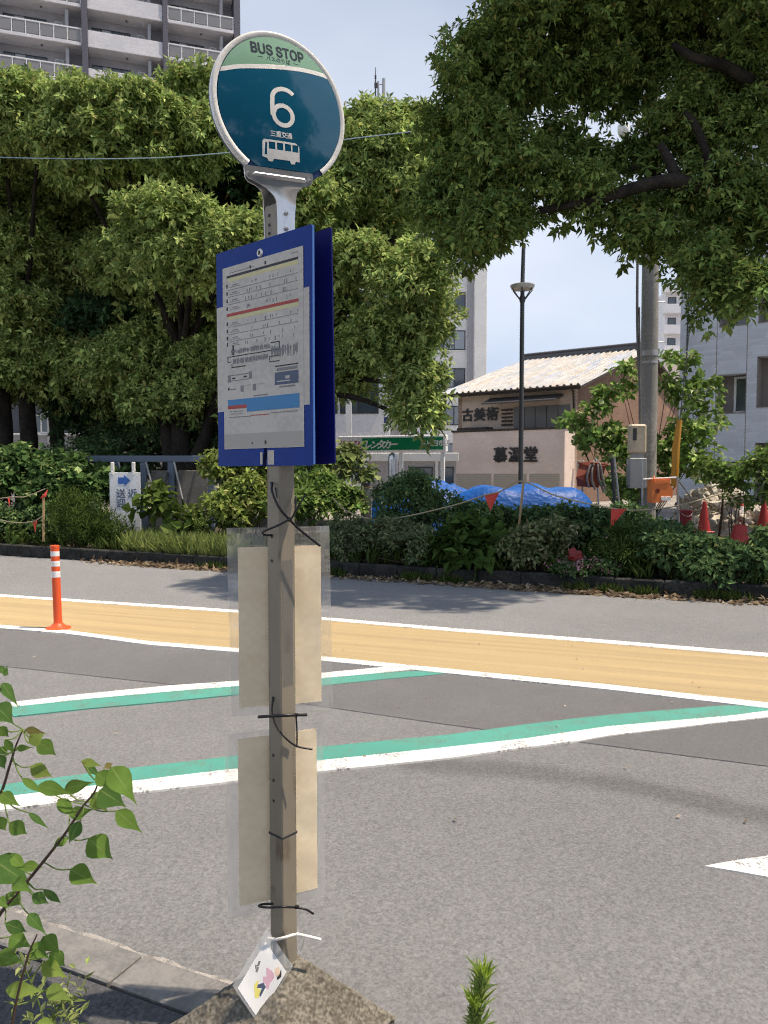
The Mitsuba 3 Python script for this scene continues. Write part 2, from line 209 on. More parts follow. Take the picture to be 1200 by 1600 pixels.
scene['mat_card'] = {'type': 'principledthin', 'base_color': mikit.proc(weathered((0.90, 0.80, 0.62), (0.95, 0.87, 0.70), 9)), 'roughness': 0.6, 'diff_trans': 0.5, 'eta': 1.3}
scene['mat_film'] = {'type': 'blendbsdf', 'weight': 0.13, 'a': {'type': 'thindielectric', 'int_ior': 1.45}, 'b': {'type': 'twosided', 'bsdf': {'type': 'diffuse', 'reflectance': rgb(0.8, 0.8, 0.78)}}}
scene['mat_clear_tape'] = {'type': 'blendbsdf', 'weight': 0.10, 'a': {'type': 'thindielectric', 'int_ior': 1.5}, 'b': {'type': 'twosided', 'bsdf': {'type': 'principled', 'base_color': rgb(0.5, 0.5, 0.5), 'roughness': 0.25}}}
pbr('mat_cable_tie', (0.008, 0.008, 0.010), 0.38); pbr('mat_white_cord', (0.78, 0.77, 0.73), 0.7)
pbr('mat_orange_post', (0.72, 0.095, 0.025), 0.4); pbr('mat_reflector', (0.78, 0.79, 0.80), 0.35)
scene['mat_leaf'] = {'type': 'principledthin', 'base_color': {'type': 'mesh_attribute', 'name': 'vertex_color'}, 'roughness': 0.46, 'diff_trans': 0.55, 'eta': 1.6, 'spec_trans': 0.0}
tinted('mat_bark', weathered((0.010, 0.008, 0.007), (0.032, 0.027, 0.023), 5, 2), 0.95)
pbr('mat_twig', (0.075, 0.045, 0.03), 0.7); pbr('mat_green_stem', (0.10, 0.15, 0.035), 0.6)
scene['mat_tinted'] = {'type': 'twosided', 'bsdf': {'type': 'principled', 'base_color': {'type': 'mesh_attribute', 'name': 'vertex_color'}, 'roughness': 0.8, 'specular': 0.3}}
# buildings
tinted('mat_tower_wall', weathered((0.29, 0.30, 0.335), (0.35, 0.355, 0.39), 0.5), 0.8)
tinted('mat_tower_slab', weathered((0.56, 0.565, 0.61), (0.63, 0.635, 0.67), 0.8), 0.8)
pbr('mat_tower_pillar', (0.085, 0.085, 0.115), 0.6); pbr('mat_tower_panel', (0.225, 0.225, 0.235), 0.25); pbr('mat_white_rail', (0.72, 0.72, 0.74), 0.5)
tinted('mat_office_wall', weathered((0.78, 0.77, 0.75), (0.85, 0.84, 0.815), 0.7), 0.75)
pbr('mat_pane', (0.055, 0.075, 0.095), 0.06, spec=0.9); pbr('mat_pane_light', (0.30, 0.34, 0.38), 0.10, spec=0.8); pbr('mat_frame_dark', (0.03, 0.032, 0.035), 0.5)
pbr('mat_frame_white', (0.70, 0.71, 0.72), 0.5)
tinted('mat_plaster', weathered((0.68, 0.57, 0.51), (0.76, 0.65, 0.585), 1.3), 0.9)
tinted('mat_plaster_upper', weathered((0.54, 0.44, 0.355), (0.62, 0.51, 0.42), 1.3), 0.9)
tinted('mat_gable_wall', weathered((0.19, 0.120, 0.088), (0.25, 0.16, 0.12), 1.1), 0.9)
pbr('mat_dark_wood', (0.045, 0.035, 0.03), 0.7); pbr('mat_dark_roof', (0.055, 0.055, 0.06), 0.5); pbr('mat_shutter', (0.155, 0.155, 0.155), 0.5)
tinted('mat_roller', lambda p, n, uv: mi.Color3f(0.42, 0.38, 0.32) * (0.86 + 0.14 * smoothstep(0.2, 0.5, dr.abs(p.z * 11 - dr.floor(p.z * 11) - 0.5) * 2)), 0.6)
pbr('mat_black_letter', (0.012, 0.012, 0.013), 0.45)
def grey_brick(p, n, uv):
    a = p.x * 0.766 - p.y * 0.643; row = dr.floor(p.z / 0.10); off = cell_rand(row) * 0.3
    fz = p.z / 0.10 - row; cell = dr.floor((a + off) / 0.42); fa = (a + off) / 0.42 - cell
    j = dr.minimum(smoothstep(0.0, 0.12, fz), smoothstep(0.0, 0.04, fa))
    v = 0.90 + 0.16 * cell_rand(row, cell, 3) + 0.10 * fbm(p.x, p.y, p.z, 3)
    return mi.Color3f(0.54, 0.58, 0.64) * v * (0.86 + 0.14 * j)
tinted('mat_grey_brick', grey_brick, 0.7)
pbr('mat_recess', (0.24, 0.215, 0.20), 0.85)
def tiles(p, n, uv):
    a = (p.x * 0.795 - p.y * 0.607) / 0.36; col = dr.floor(a); row = dr.floor(p.z / 0.16 + 9 * cell_rand(col, 3)); patch = dr.floor(p.z / 0.55 + 9 * cell_rand(col, 5))
    c = mix((0.47, 0.465, 0.455), (0.475, 0.43, 0.375), smoothstep(0.5, 0.9, cell_rand(col, patch, 2))); c = mix(c, (0.37, 0.41, 0.48), smoothstep(0.6, 0.95, cell_rand(col, patch, 7)))
    return c * (0.88 + 0.24 * cell_rand(col, row, 1)) * (0.32 + 0.68 * smoothstep(0.0, 0.25, dr.abs(a - col - 0.5)))
tinted('mat_tile_roof', tiles, 0.45, spec=0.5)
pbr('mat_ridge', (0.10, 0.10, 0.11), 0.5)
tinted('mat_house_wall', weathered((0.33, 0.32, 0.32), (0.40, 0.385, 0.38), 1.0), 0.9); pbr('mat_house_siding', (0.10, 0.11, 0.13), 0.7)
tinted('mat_pole', weathered((0.24, 0.24, 0.23), (0.33, 0.325, 0.31), 2.5, 0.6), 0.85)
pbr('mat_lamp_post', (0.05, 0.053, 0.06), 0.4); pbr('mat_lantern', (0.55, 0.53, 0.50), 0.4); pbr('mat_galv', (0.38, 0.385, 0.39), 0.4, metal=0.5)
tinted('mat_meter_box', weathered((0.46, 0.40, 0.30), (0.54, 0.48, 0.37), 5), 0.5); pbr('mat_cabinet', (0.32, 0.335, 0.34), 0.5)
pbr('mat_yellow_guard', (0.50, 0.235, 0.02), 0.5); pbr('mat_orange_case', (0.75, 0.20, 0.045), 0.4); pbr('mat_tub', (0.22, 0.045, 0.022), 0.5)
pbr('mat_hose', (0.13, 0.125, 0.12), 0.6); pbr('mat_cone', (0.38, 0.028, 0.025), 0.5); pbr('mat_bucket', (0.17, 0.012, 0.016), 0.5)
scene['mat_flag'] = {'type': 'principledthin', 'base_color': rgb(0.72, 0.11, 0.085), 'roughness': 0.6, 'diff_trans': 0.8, 'eta': 1.3}
pbr('mat_rope', (0.33, 0.29, 0.20), 0.9); pbr('mat_bamboo', (0.38, 0.26, 0.13), 0.7); pbr('mat_fence_blue', (0.10, 0.135, 0.19), 0.55)
tinted('mat_panel', weathered((0.17, 0.165, 0.15), (0.25, 0.24, 0.22), 3), 0.9)
def tarp(p, n, uv):
    return mi.Color3f(0.008, 0.090, 0.36) * (0.75 + 0.5 * fbm(p.x * 3, p.y * 3, p.z * 3, 4))
tinted('mat_tarp', tarp, 0.5, spec=0.4, bump=lambda p, n, uv: fbm(p.x * 14, p.y * 14, p.z * 14, 3), scale=0.02)
tinted('mat_rubble', weathered((0.34, 0.31, 0.26), (0.60, 0.565, 0.50), 6), 0.95)
pbr('mat_green_board', (0.006, 0.20, 0.085), 0.35); pbr('mat_red_letter', (0.42, 0.10, 0.11), 0.5); pbr('mat_white_wall', (0.76, 0.76, 0.78), 0.6)
pbr('mat_sign_board', (0.74, 0.76, 0.79), 0.5); pbr('mat_arrow_blue', (0.025, 0.12, 0.42), 0.5); pbr('mat_navy', (0.03, 0.04, 0.16), 0.5)
pbr('mat_wire', (0.30, 0.40, 0.50), 0.5); pbr('mat_lamp_cover', (0.80, 0.80, 0.76), 0.3)
pbr('mat_grey_lilac', (0.40, 0.395, 0.42), 0.7)
# ------------------------------------------------------------------ ground, road, kerbs, markings
rng = np.random.default_rng(11)
def flat(poly, z, lo=0.012): return prism(poly, z - lo, z)
def ground_poly(px, z=0.0): return [tuple(G(x, y, z)[:2]) for x, y in px]
def sheet(x0, x1, y0, y1, z):
    return trimesh.Trimesh([[x0, y0, z], [x1, y0, z], [x1, y1, z], [x0, y1, z]], [[0, 1, 2], [0, 2, 3]])
structure('ground', sheet(-900, 900, -600, 1800, -0.02), 'mat_yard', 'bare level ground reaching to the horizon')
def kerb_y(x): return 11.03 - 0.4435 * x                   # front foot of the far kerb
def near_y(x): return 1.784 - 0.455 * x                    # sidewalk side of the near kerb
structure('road', flat([(-60, near_y(-60)), (40, near_y(40)), (40, kerb_y(40) + .1), (-60, kerb_y(-60) + .1)], 0.0), 'mat_road', 'worn grey asphalt road with a dark tyre streak')
newer = [(-700, 900), (0, 983), (367, 1018), (700, 1050), (1200, 1104), (1900, 1180), (1900, 1285), (1200, 1198), (904, 1160), (700, 1133), (267, 1070), (0, 1041), (-700, 960)]
structure('road_patch', flat(ground_poly(newer), 0.004, 0.02), 'mat_newer_road', 'darker newer asphalt strip along the yellow lane')
band_top = [(-700, 872), (-300, 905), (0, 931), (367, 955.5), (700, 984), (950, 1003.5), (1200, 1024), (1900, 1082)]
band_low = [(-700, 918), (-300, 952), (0, 980), (100, 988), (233, 1006), (367, 1017), (700, 1050), (950, 1075), (1200, 1104), (1900, 1186)]
def off(line, d): return [(x, y + d * (0.55 + 0.45 * (x + 300) / 1200)) for x, y in line]
structure('bus_lane', flat(ground_poly(band_top + band_low[::-1]), 0.008, 0.02), 'mat_ochre_paint', 'ochre yellow painted lane with tyre soiling')
structure('lane_line', flat(ground_poly(off(band_top, -1.5) + off(band_top, 3.6)[::-1]), 0.012, 0.02), 'mat_white_paint', 'thin white line along the far side of the yellow lane')
structure('lane_line', flat(ground_poly(off(band_low, -3.2) + off(band_low, 4.4)[::-1]), 0.012, 0.02), 'mat_white_paint', 'white line along the near side of the yellow lane')
g_up = [(14, 1107), (133, 1094), (267, 1082), (367, 1074), (500, 1061.5), (600, 1052.5), (640, 1050), (694, 1049)]
g_lo = [(21, 1121), (133, 1109), (267, 1097), (367, 1087), (500, 1073), (600, 1062.5), (660, 1057.5), (700, 1053)]
structure('bay_line', flat(ground_poly(g_up + g_lo[::-1]), 0.008, 0.02), 'mat_green_paint', 'farther green bay line on the road')
w_up = [(7, 1100.5), (133, 1086), (267, 1073), (367, 1066), (500, 1053.5), (600, 1044), (640, 1041.6)]
w_lo = [(14, 1107), (133, 1094), (267, 1082), (367, 1074), (500, 1061.5), (600, 1052.5), (648, 1047.5)]
structure('bay_line', flat(ground_poly(w_up + w_lo[::-1]), 0.010, 0.02), 'mat_white_paint', 'white edge of the farther green bay line')
g_up = [(-500, 1302), (0, 1229), (200, 1203), (360, 1184), (500, 1169), (700, 1150), (867, 1128), (950, 1119), (1033, 1112), (1133, 1104), (1190, 1105)]
g_lo = [(-500, 1330), (0, 1249), (200, 1224), (360, 1205), (500, 1191), (700, 1170), (825, 1156), (950, 1137.5), (1033, 1130), (1137, 1121), (1215, 1111)]
structure('bay_line', flat(ground_poly(g_up + g_lo[::-1]), 0.009, 0.02), 'mat_green_paint', 'nearer green bay line sweeping across the road')
w_lo = [(-500, 1356), (0, 1269), (200, 1243), (360, 1224), (500, 1208), (700, 1187), (825, 1169.5), (904, 1160), (950, 1152), (1033, 1142), (1117, 1132), (1215, 1121)]
structure('bay_line', flat(ground_poly(g_lo + w_lo[::-1]), 0.011, 0.02), 'mat_white_paint', 'white edge of the nearer green bay line')
structure('road_arrow', flat(ground_poly([(1101, 1355), (1150, 1346), (1205, 1338.5), (1400, 1322), (1400, 1335), (1520, 1333), (1520, 1372), (1400, 1374), (1400, 1400), (1205, 1373), (1150, 1363)]), 0.006, 0.02), 'mat_white_paint', 'tip of a white arrow painted on the road')

# near sidewalk with its kerb of long stones
structure('sidewalk', flat([(-8, -6), (6, -6), (6, near_y(6)), (-8, near_y(-8))], 0.062, 0.08), 'mat_sidewalk', 'dark asphalt sidewalk in the near left corner')
nk = structure('near_kerb', flat([(-7.5, near_y(-7.5) + .012), (5.5, near_y(5.5) + .012), (5.5, near_y(5.5) + .14), (-7.5, near_y(-7.5) + .14)], 0.03, 0.06), 'mat_kerb_near', 'flush kerb of long grey stones beside the sidewalk')
ku = unit(np.array([1, -0.455, 0])); kn = np.array([-ku[1], ku[0], 0])
s0 = float(np.dot(G(170, 1533, .07) - np.array([0, near_y(0), 0]), ku))
for k in range(-9, 8):
    a, b = s0 + k * 0.6 + 0.003, s0 + (k + 1) * 0.6 - 0.003
    M = np.eye(4); M[:3, 0], M[:3, 1], M[:3, 2] = ku, kn, [0, 0, 1]; M[:3, 3] = [0, near_y(0), 0]
    part(nk, 'stone', put(box(a, b, 0.014, 0.158, -0.02, 0.066 + 0.002 * rng.random(), 0.006), M), 'mat_kerb_near')
xs = np.linspace(-4, 3, 220)                                # crumbly light seam between kerb and road
seam = [(x, near_y(x) + 0.161) for x in xs] + [(x, near_y(x) + 0.180 + 0.030 * float(meshkit.fbm(np.array([x * 18, 0, 0]), 3))) for x in xs[::-1]]
structure('road_edge', flat(seam, 0.056, 0.07), 'mat_grit', 'crumbling pale seam between kerb and road')

# far kerb: one dark mossy block after another, and the planting bed behind it
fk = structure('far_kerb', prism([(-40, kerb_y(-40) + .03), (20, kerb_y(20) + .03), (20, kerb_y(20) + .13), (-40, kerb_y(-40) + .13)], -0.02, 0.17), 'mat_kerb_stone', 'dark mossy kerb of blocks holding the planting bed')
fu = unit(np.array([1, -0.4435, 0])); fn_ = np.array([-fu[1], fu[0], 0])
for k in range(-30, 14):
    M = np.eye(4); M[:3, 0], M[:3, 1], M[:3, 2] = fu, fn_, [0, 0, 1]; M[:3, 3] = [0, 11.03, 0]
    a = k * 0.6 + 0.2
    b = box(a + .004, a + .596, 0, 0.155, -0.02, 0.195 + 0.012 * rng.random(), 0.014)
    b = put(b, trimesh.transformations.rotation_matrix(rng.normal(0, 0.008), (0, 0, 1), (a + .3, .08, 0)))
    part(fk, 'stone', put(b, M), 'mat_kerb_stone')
bx, by = np.meshgrid(np.linspace(-40, 20, 121), np.linspace(0.1, 9, 20))
bz = 0.13 + nz(np.stack([bx, by, 0 * bx], -1), 0.9, 0.10, 3) + 0.05 * np.clip(by - 2, 0, 3)
v = np.stack([bx.ravel(), (kerb_y(bx) + by).ravel(), bz.ravel()], 1)
i, j = np.meshgrid(np.arange(19), np.arange(120), indexing='ij'); q = (i * 121 + j).ravel()
structure('planting_bed', trimesh.Trimesh(v, np.vstack([np.stack([q, q + 1, q + 122], 1), np.stack([q, q + 122, q + 121], 1)])), 'mat_soil', 'dark soil of the overgrown planting bed', smooth=True)

# ------------------------------------------------------------------ the bus stop
A = np.array([P(441.5, 1000, 2.0)[0], 2.0, 0.0]) + np.array([-0.002, 0, 0])
nR, nL = np.array([0.743, -0.669, 0.0]), np.array([-0.669, -0.743, 0.0])
def at_post(u, v, w, n): return A + np.array([0, 0, v]) + (-nL if n is nR else nR) * u + n * w
FR = lambda z=0.0, w=0.0: frame(A + [0, 0, z] + nR * w, -nL, nR)    # facing right: local x runs towards the back right
FL = lambda z=0.0, w=0.0: frame(A + [0, 0, z] + nL * w, nR, nL)     # facing left: local x runs to the near right
stop = thing('bus_stop', 'round blue and green bus stop sign numbered 6 on a square post', 'bus stop sign')
# base
g = 26; uu = np.linspace(-1, 1, g); bu, bw = np.meshgrid(uu, uu)
m_ = np.maximum(np.abs(bu), np.abs(bw)); hh = 0.240 - np.clip((m_ * 0.215 - 0.036) / 0.179, 0, 1) * 0.172
top = np.stack([bu * 0.215, bw * 0.215, hh], -1).reshape(-1, 3)
i, j = np.meshgrid(np.arange(g - 1), np.arange(g - 1), indexing='ij'); q = (i * g + j).ravel()
tm = trimesh.Trimesh(top, np.vstack([np.stack([q, q + 1, q + g + 1], 1), np.stack([q, q + g + 1, q + g], 1)]))
tm = subdiv(tm, 0.009); vv = np.array(tm.vertices); vv[:, 2] += nz(vv, 45, 0.006, 5, 3) + nz(vv, 14, 0.006, 6, 2); vv[:, :2] *= (1 + nz(vv, 12, 0.012, 9))[:, None]; tm.vertices = vv
skirt = box(-0.213, 0.213, -0.213, 0.213, -0.015, 0.068, 0.006)
MB = np.eye(4); MB[:3, 0], MB[:3, 1], MB[:3, 3] = nR, -nL, A
part(stop, 'concrete_base', put(cat([tm, skirt]), MB), 'mat_concrete_base', True, 'rough pebbly concrete base shaped like a low pyramid')
# post: square tube, with drilled holes on its left face
S = 0.0262
post = box(-S, S, -S, S, 0.20, 2.225, 0.0035)
part(stop, 'post', put(post, MB), 'mat_post', 30)
for y in (303, 320, 338, 353, 366, 755, 838, 876, 1090, 1179, 1218, 1250):
    z = P(428, y, 1.99)[2]
    part(stop, 'hole', put(cat([trimesh.creation.cylinder(0.0042, 0.0015, sections=12)]), FL(z, S + 0.0006) @ trimesh.transformations.translation_matrix((-0.006, 0, 0))), 'mat_ink_black')
part(stop, 'joint_band', put(box(-S - .001, S + .001, -S - .001, S + .001, P(428, 1300, 2)[2] - .004, P(428, 1300, 2)[2] + .003, 0.001), MB), 'mat_ink_black')
# sign disc
R = 0.179; YW, RL = math.radians(32), math.radians(4.5)
dU0 = np.array([math.cos(YW), math.sin(YW), 0]); dN = np.array([math.sin(YW), -math.cos(YW), 0])
dU = dU0 * math.cos(RL) + np.array([0, 0, 1]) * math.sin(RL); dV = np.cross(dN, dU)
Cd = P(431, 171, 1.965) + dU * 0.012 + dV * 0.002; zc = Cd[2]; MD = frame(Cd, dU, dN)
def bulge(m, r0=R):
    m = subdiv(m, 0.020); v = np.array(m.vertices); rr = np.hypot(v[:, 0], v[:, 1]) / r0
    v[:, 2] += 0.019 * (1 - rr ** 2); m.vertices = v; return m
circ = np.stack([np.cos(np.linspace(0, 2 * np.pi, 97)[:-1]), np.sin(np.linspace(0, 2 * np.pi, 97)[:-1])], 1)
disc = Polygon(circ * 0.1655); CH = -0.149
disc = disc.intersection(Polygon([(-1, CH), (1, CH), (1, 1), (-1, 1)]))
WX, WY = [-.25, -.149, -.108, -.057, .021, .08, .12, .148, .25], [.045, .066, .0765, .0845, .0945, .0995, .100, .096, .075]
def wave(u): return float(np.interp(u, WX, WY))
us = np.linspace(-0.25, 0.25, 61); from scipy.interpolate import PchipInterpolator; wave = PchipInterpolator(WX, WY)
above = Polygon([(u, float(wave(u)) + 0.0052) for u in us] + [(0.25, 0.5), (-0.25, 0.5)])
below = Polygon([(u, float(wave(u)) - 0.0052) for u in us] + [(0.25, -0.5), (-0.25, -0.5)])
back = lathe([(0, -0.020), (R - 0.004, -0.020), (R, -0.016), (R, 0.002), (R - 0.003, 0.0045), (0.0, 0.0045)], 72)
part(stop, 'disc', put(back, MD), 'mat_sign_back', 30)
ringp = []
for a in np.linspace(math.radians(-55), math.radians(235), 80): ringp.append((a))
ra = np.array(ringp); prof = [(R - 0.0125, 0.003), (R - 0.0115, 0.0078), (R - 0.003, 0.0085), (R + 0.001, 0.007), (R + 0.002, 0.000), (R + 0.002, -0.006), (R + 0.0005, -0.009)]
rv = np.array([[r * math.cos(a), r * math.sin(a), z] for a in ra for r, z in prof]); k = len(prof); f = []
for i in range(len(ra) - 1):
    for j in range(k - 1): q = [i * k + j, i * k + j + 1, (i + 1) * k + j + 1, (i + 1) * k + j]; f += [[q[0], q[2], q[1]], [q[0], q[3], q[2]]]
part(stop, 'rim', put(trimesh.Trimesh(rv, f), MD), 'mat_sign_white', True, 'white rim round the disc')
face = part(stop, 'face', put(bulge(prism(disc.intersection(below), 0.004, 0.0052)), MD), 'mat_sign_face', 35, 'glossy dark blue lower field of the disc')
part(stop, 'green_field', put(bulge(prism(disc.intersection(above), 0.004, 0.0052)), MD), 'mat_sign_green', 35, 'pale green upper field reading BUS STOP')
part(stop, 'wave_stripe', put(bulge(prism(disc.difference(above).difference(below), 0.004, 0.0056)), MD), 'mat_sign_white', 35)
def on_face(mesh, x, y, rot=0.0):
    m = mesh.copy(); m.apply_transform(trimesh.transformations.translation_matrix((x, y, 0.0052)) @ trimesh.transformations.rotation_matrix(rot, (0, 0, 1))); return put(bulge(m), MD)
def centred(m): b = m.bounds; m.apply_translation((-(b[0][0] + b[1][0]) / 2, -(b[0][1] + b[1][1]) / 2, 0)); return m
t = centred(meshkit.text_mesh('BUS STOP', 0.0245, 0.0006, bold=True)); t.apply_scale((0.142 / t.extents[0], 1, 1))
t = cat([put(t, trimesh.transformations.translation_matrix((a, b, c))) for a, b, c in ((-.0007, 0, 0), (.0007, 0, .00005), (0, .0006, .0001), (0, -.0006, .00015))])
part(stop, 'lettering', on_face(t, -0.001, 0.1305), 'mat_sign_letter', False, 'dark letters BUS STOP')
part(stop, 'lettering', on_face(centred(cat([kana('バスのりば', 0.0122, 0.0006, 1.08, 0.012), box(-0.022, -0.008, .0045, .0056, 0, .0006), box(0.074, 0.088, .0045, .0056, 0, .0006)])), -0.003, 0.109), 'mat_sign_letter', False, 'small dark kana under the letters BUS STOP')
# the numeral: a ring with a swept stem
c6 = np.array([0.004, -0.022]); r6 = 0.0375
outline = Polygon(circ * r6 + c6).difference(Polygon(circ * (r6 - 0.0135) + c6))
stem = []
for a in np.linspace(math.radians(38), math.radians(180), 30): stem.append((0.008 + 0.0385 * math.cos(a), 0.028 + 0.0345 * math.sin(a)))
stem += [(-0.0322, 0.012), (-0.0330, -0.010), (-0.0325, -0.026)]
from shapely.geometry import LineString
six = union_all([outline, LineString([(x + .003, y) for x, y in stem]).buffer(0.0068, cap_style=2)])
part(stop, 'numeral', on_face(prism(affinity.scale(six, .83, .75, origin=(0.0, 0.0)), 0, 0.0008), -0.008, -0.008), 'mat_sign_white', False, 'large white numeral 6')
part(stop, 'lettering', on_face(centred(kana('三重交通', 0.0150, 0.0006, 0.98, 0.016)), -0.012, -0.070), 'mat_sign_white', False, 'small white characters under the numeral')
bus = Polygon([(-.052, .018), (-.048, .024), (.040, .024), (.050, .016), (.051, -.020), (.0395, -.020), (.036, -.027), (.026, -.027), (.0225, -.020), (-.0215, -.020), (-.026, -.027), (-.036, -.027), (-.040, -.020), (-.053, -.017)])
for x in (-.034, -.012, .010, .031): bus = bus.difference(Polygon([(x, .003), (x + .0155, .003), (x + .0155, .0185), (x, .0185)]).buffer(0.0008))
bus = bus.difference(Polygon([(-.0465, -.012), (-.0405, -.012), (-.0395, .017), (-.0445, .017)]))
part(stop, 'bus_picture', on_face(centred(prism(affinity.scale(bus, .97, .97, origin=(0, 0)), 0, 0.0007)), -0.014, -0.110), 'mat_sign_white', False, 'white side view of a bus')
# bracket: two flared steel plates with the post's head between them
BX = -0.020                                                 # the post stands a little left of the disc's centre
def on_bracket(m, w_top, w_bot):                            # bends a flat piece from the disc's plane into the post's right face
    v = np.array(m.vertices); t = np.clip((-0.184 - v[:, 1]) / 0.050, 0, 1); t = (t * t * (3 - 2 * t))[:, None]
    a = Cd + dU * (v[:, :1] + BX) + dV * v[:, 1:2] + dN * (v[:, 2:] + w_top)
    b = A - nL * v[:, :1] + nR * (v[:, 2:] + w_bot) + np.array([0, 0, 1]) * (zc + v[:, 1:2]); m.vertices = a * (1 - t) + b * t; return m
half = [(0.092, -0.150), (0.094, -0.158), (0.092, -0.171), (0.084, -0.180), (0.062, -0.187), (0.045, -0.198), (0.035, -0.214), (0.0295, -0.238), (0.0280, -0.27), (0.0280, -0.330)]
pl = Polygon(half + [(-x, y) for x, y in half[::-1]])
part(stop, 'bracket', on_bracket(subdiv(prism(pl, 0, 0.003), 0.010), 0.0065, S + 0.0006), 'mat_steel', 40, 'shiny steel bracket below the disc')
part(stop, 'bracket', on_bracket(subdiv(prism(affinity.scale(pl, .88, 1, origin=(0, 0)), 0, 0.003), 0.010), -0.020, -S - 0.0036), 'mat_steel', 40, 'rear steel bracket plate')
part(stop, 'bead', on_bracket(tube([(-0.074, -0.170, .008), (-0.066, -0.170, .0095), (0.066, -0.170, .0095), (0.074, -0.170, .008)], [0.002, 0.0065, 0.0065, 0.002], 12), 0.0, 0), 'mat_steel', True)
def bolt(x, y, w): return on_bracket(put(cat([trimesh.creation.cylinder(0.0065, 0.0035, sections=6), put(trimesh.creation.cylinder(0.0038, 0.010, sections=10), trimesh.transformations.translation_matrix((0, 0, 0.003)))]), trimesh.transformations.translation_matrix((x, y, w))), 0.0, 0.0)
for x, y, w in ((-0.083, -0.167, .011), (0.083, -0.167, .011), (0.0, -0.252, S + .005), (0.0, -0.290, S + .005)): part(stop, 'bolt', bolt(x, y, w), 'mat_steel')
# timetable boards
ZB, HB = 1.565, 0.5765
uL, uR_ = -0.2255, 0.158
slot = Polygon([(-.034, -.01), (-.036, .012), (-.034, .028), (-.029, .034), (-.028, .055), (-.021, .066), (-.013, .066), (-.015, .048), (-.017, .040), (-.016, .022), (-.020, .012), (-.019, -.01)])
front = Polygon([(uL, 0), (uR_, 0), (uR_, HB), (uL, HB)]).buffer(-0.006).buffer(0.006).difference(slot)
MFB = FL(ZB, S + 0.001)
brd = part(stop, 'front_board', put(prism(front, 0, 0.004), MFB), 'mat_blue_board', False, 'blue board holding the timetable')
part(brd, 'edge_trim', put(box(uR_ - .0005, uR_ + .0025, 0.003, HB - .003, -0.001, 0.0042, 0.0005), MFB), 'mat_blue_edge')
MRB = FL(ZB + 0.004, -S - 0.006) @ trimesh.transformations.rotation_matrix(math.radians(1.0), (0, 0, 1), (0, HB / 2, 0))
part(stop, 'rear_board', put(prism(Polygon([(-0.165, -0.002), (0.163, -0.002), (0.163, HB), (-0.2, HB)]).buffer(-0.005).buffer(0.005), -0.004, 0), MRB), 'mat_blue_inner', False, 'second blue board behind the post')
part(brd, 'grommet', put(put(lathe([(0.0055, 0), (0.0055, .0035), (0.0095, .0035), (0.0115, 0)], 20), np.eye(4)), MFB @ trimesh.transformations.translation_matrix((-0.038, HB - 0.032, .004))), 'mat_steel', True)
part(brd, 'grommet_hole', put(trimesh.creation.cylinder(0.0055, 0.001, sections=16), MFB @ trimesh.transformations.translation_matrix((-0.038, HB - 0.032, .0046))), 'mat_ink_black')
# sheets and their print
BW = uR_ - uL
wide = box(uL + .001, uR_ - .0105, 0.148, 0.430, 0.0042, 0.0048)
part(brd, 'sheet', put(wide, MFB), 'mat_sheet', False, 'wider pale sheet behind the timetable')
su, sv, sw, sh = uL + 0.030, 0.046, 0.323, 0.485            # timetable sheet, lower left corner and size
tt = part(brd, 'timetable', put(box(su, su + sw, sv, sv + sh, 0.0050, 0.0056), MFB), 'mat_sheet', False, 'printed timetable sheet')
tape = part(brd, 'tape', put(box(-0.0135, 0.012, 0.003, 0.040, 0.0042, 0.0046), MFB), 'mat_sheet'); part(brd, 'tape', put(box(-0.044, -0.0345, 0.004, 0.036, 0.0042, 0.0046), MFB), 'mat_sheet')
ink = {}
def pr(c, x0, x1, y0, y1):                                  # fractions of the sheet, y down from its top
    ink.setdefault(c, []).append(box(su + x0 * sw, su + x1 * sw, sv + sh * (1 - y1), sv + sh * (1 - y0), 0.0056, 0.0059 + 0.0001 * len(ink)))
pr('black', .055, .945, .047, .060); pr('yellow', .075, .945, .062, .082); pr('red', .055, .945, .254, .270); pr('yellow', .075, .945, .272, .290)
for k, y in enumerate((.125, .163, .203)): pr('grey', .075, .94, y, y + .003)
for k, y in enumerate((.327, .367, .407)): pr('grey', .075, .94 if k < 2 else .55, y, y + .0028)
for y in (.100, .140, .180, .222, .305, .345, .385, .418):
    pr('black', .052, .068, y - .006, y + .014); pr('grey', .13, .20, y, y + .005); pr('grey', .10, .23, y + .011, y + .014)
    for q in range(int(rng.integers(7, 13))):
        x = .28 + .66 * rng.random(); pr('grey', x, x + .007, y + .004 * rng.random(), y + .012 + .012 * rng.random())
for x in (.36, .55): pr('black', x, x + .018, .024, .040)
pr('grey', .10, .42, .033, .036); pr('grey', .86, .94, .020, .023)
# route diagram
pr('black', .09, .72, .489, .494); pr('black', .715, .725, .450, .494); pr('black', .62, .72, .449, .454); pr('black', .06, .09, .489, .493); pr('black', .058, .066, .489, .520); pr('black', .06, .11, .518, .522)
pr('black', .11, .30, .548, .554); pr('black', .115, .121, .53, .553); pr('black', .60, .72, .520, .525); pr('black', .60, .606, .52, .55); pr('black', .60, .72, .548, .553); pr('black', .125, .145, .43, .485)
for q in range(150):
    x = .09 + .52 * rng.random(); pr('grey', x, x + .005, .452 + .012 * rng.random(), .466 + .016 * rng.random())
    x = .13 + .45 * rng.random(); pr('grey', x, x + .005, .505 + .010 * rng.random(), .520 + .016 * rng.random())
    if q < 90: x = .62 + .31 * rng.random(); pr('grey', x, x + .005, .470 + .02 * rng.random(), .50 + .036 * rng.random())
pr('grey', .06, .38, .592, .597); pr('grey', .06, .10, .592, .632); pr('grey', .34, .38, .585, .625); pr('grey', .10, .34, .622, .626); pr('black', .12, .16, .607, .616); pr('black', .27, .31, .605, .614)
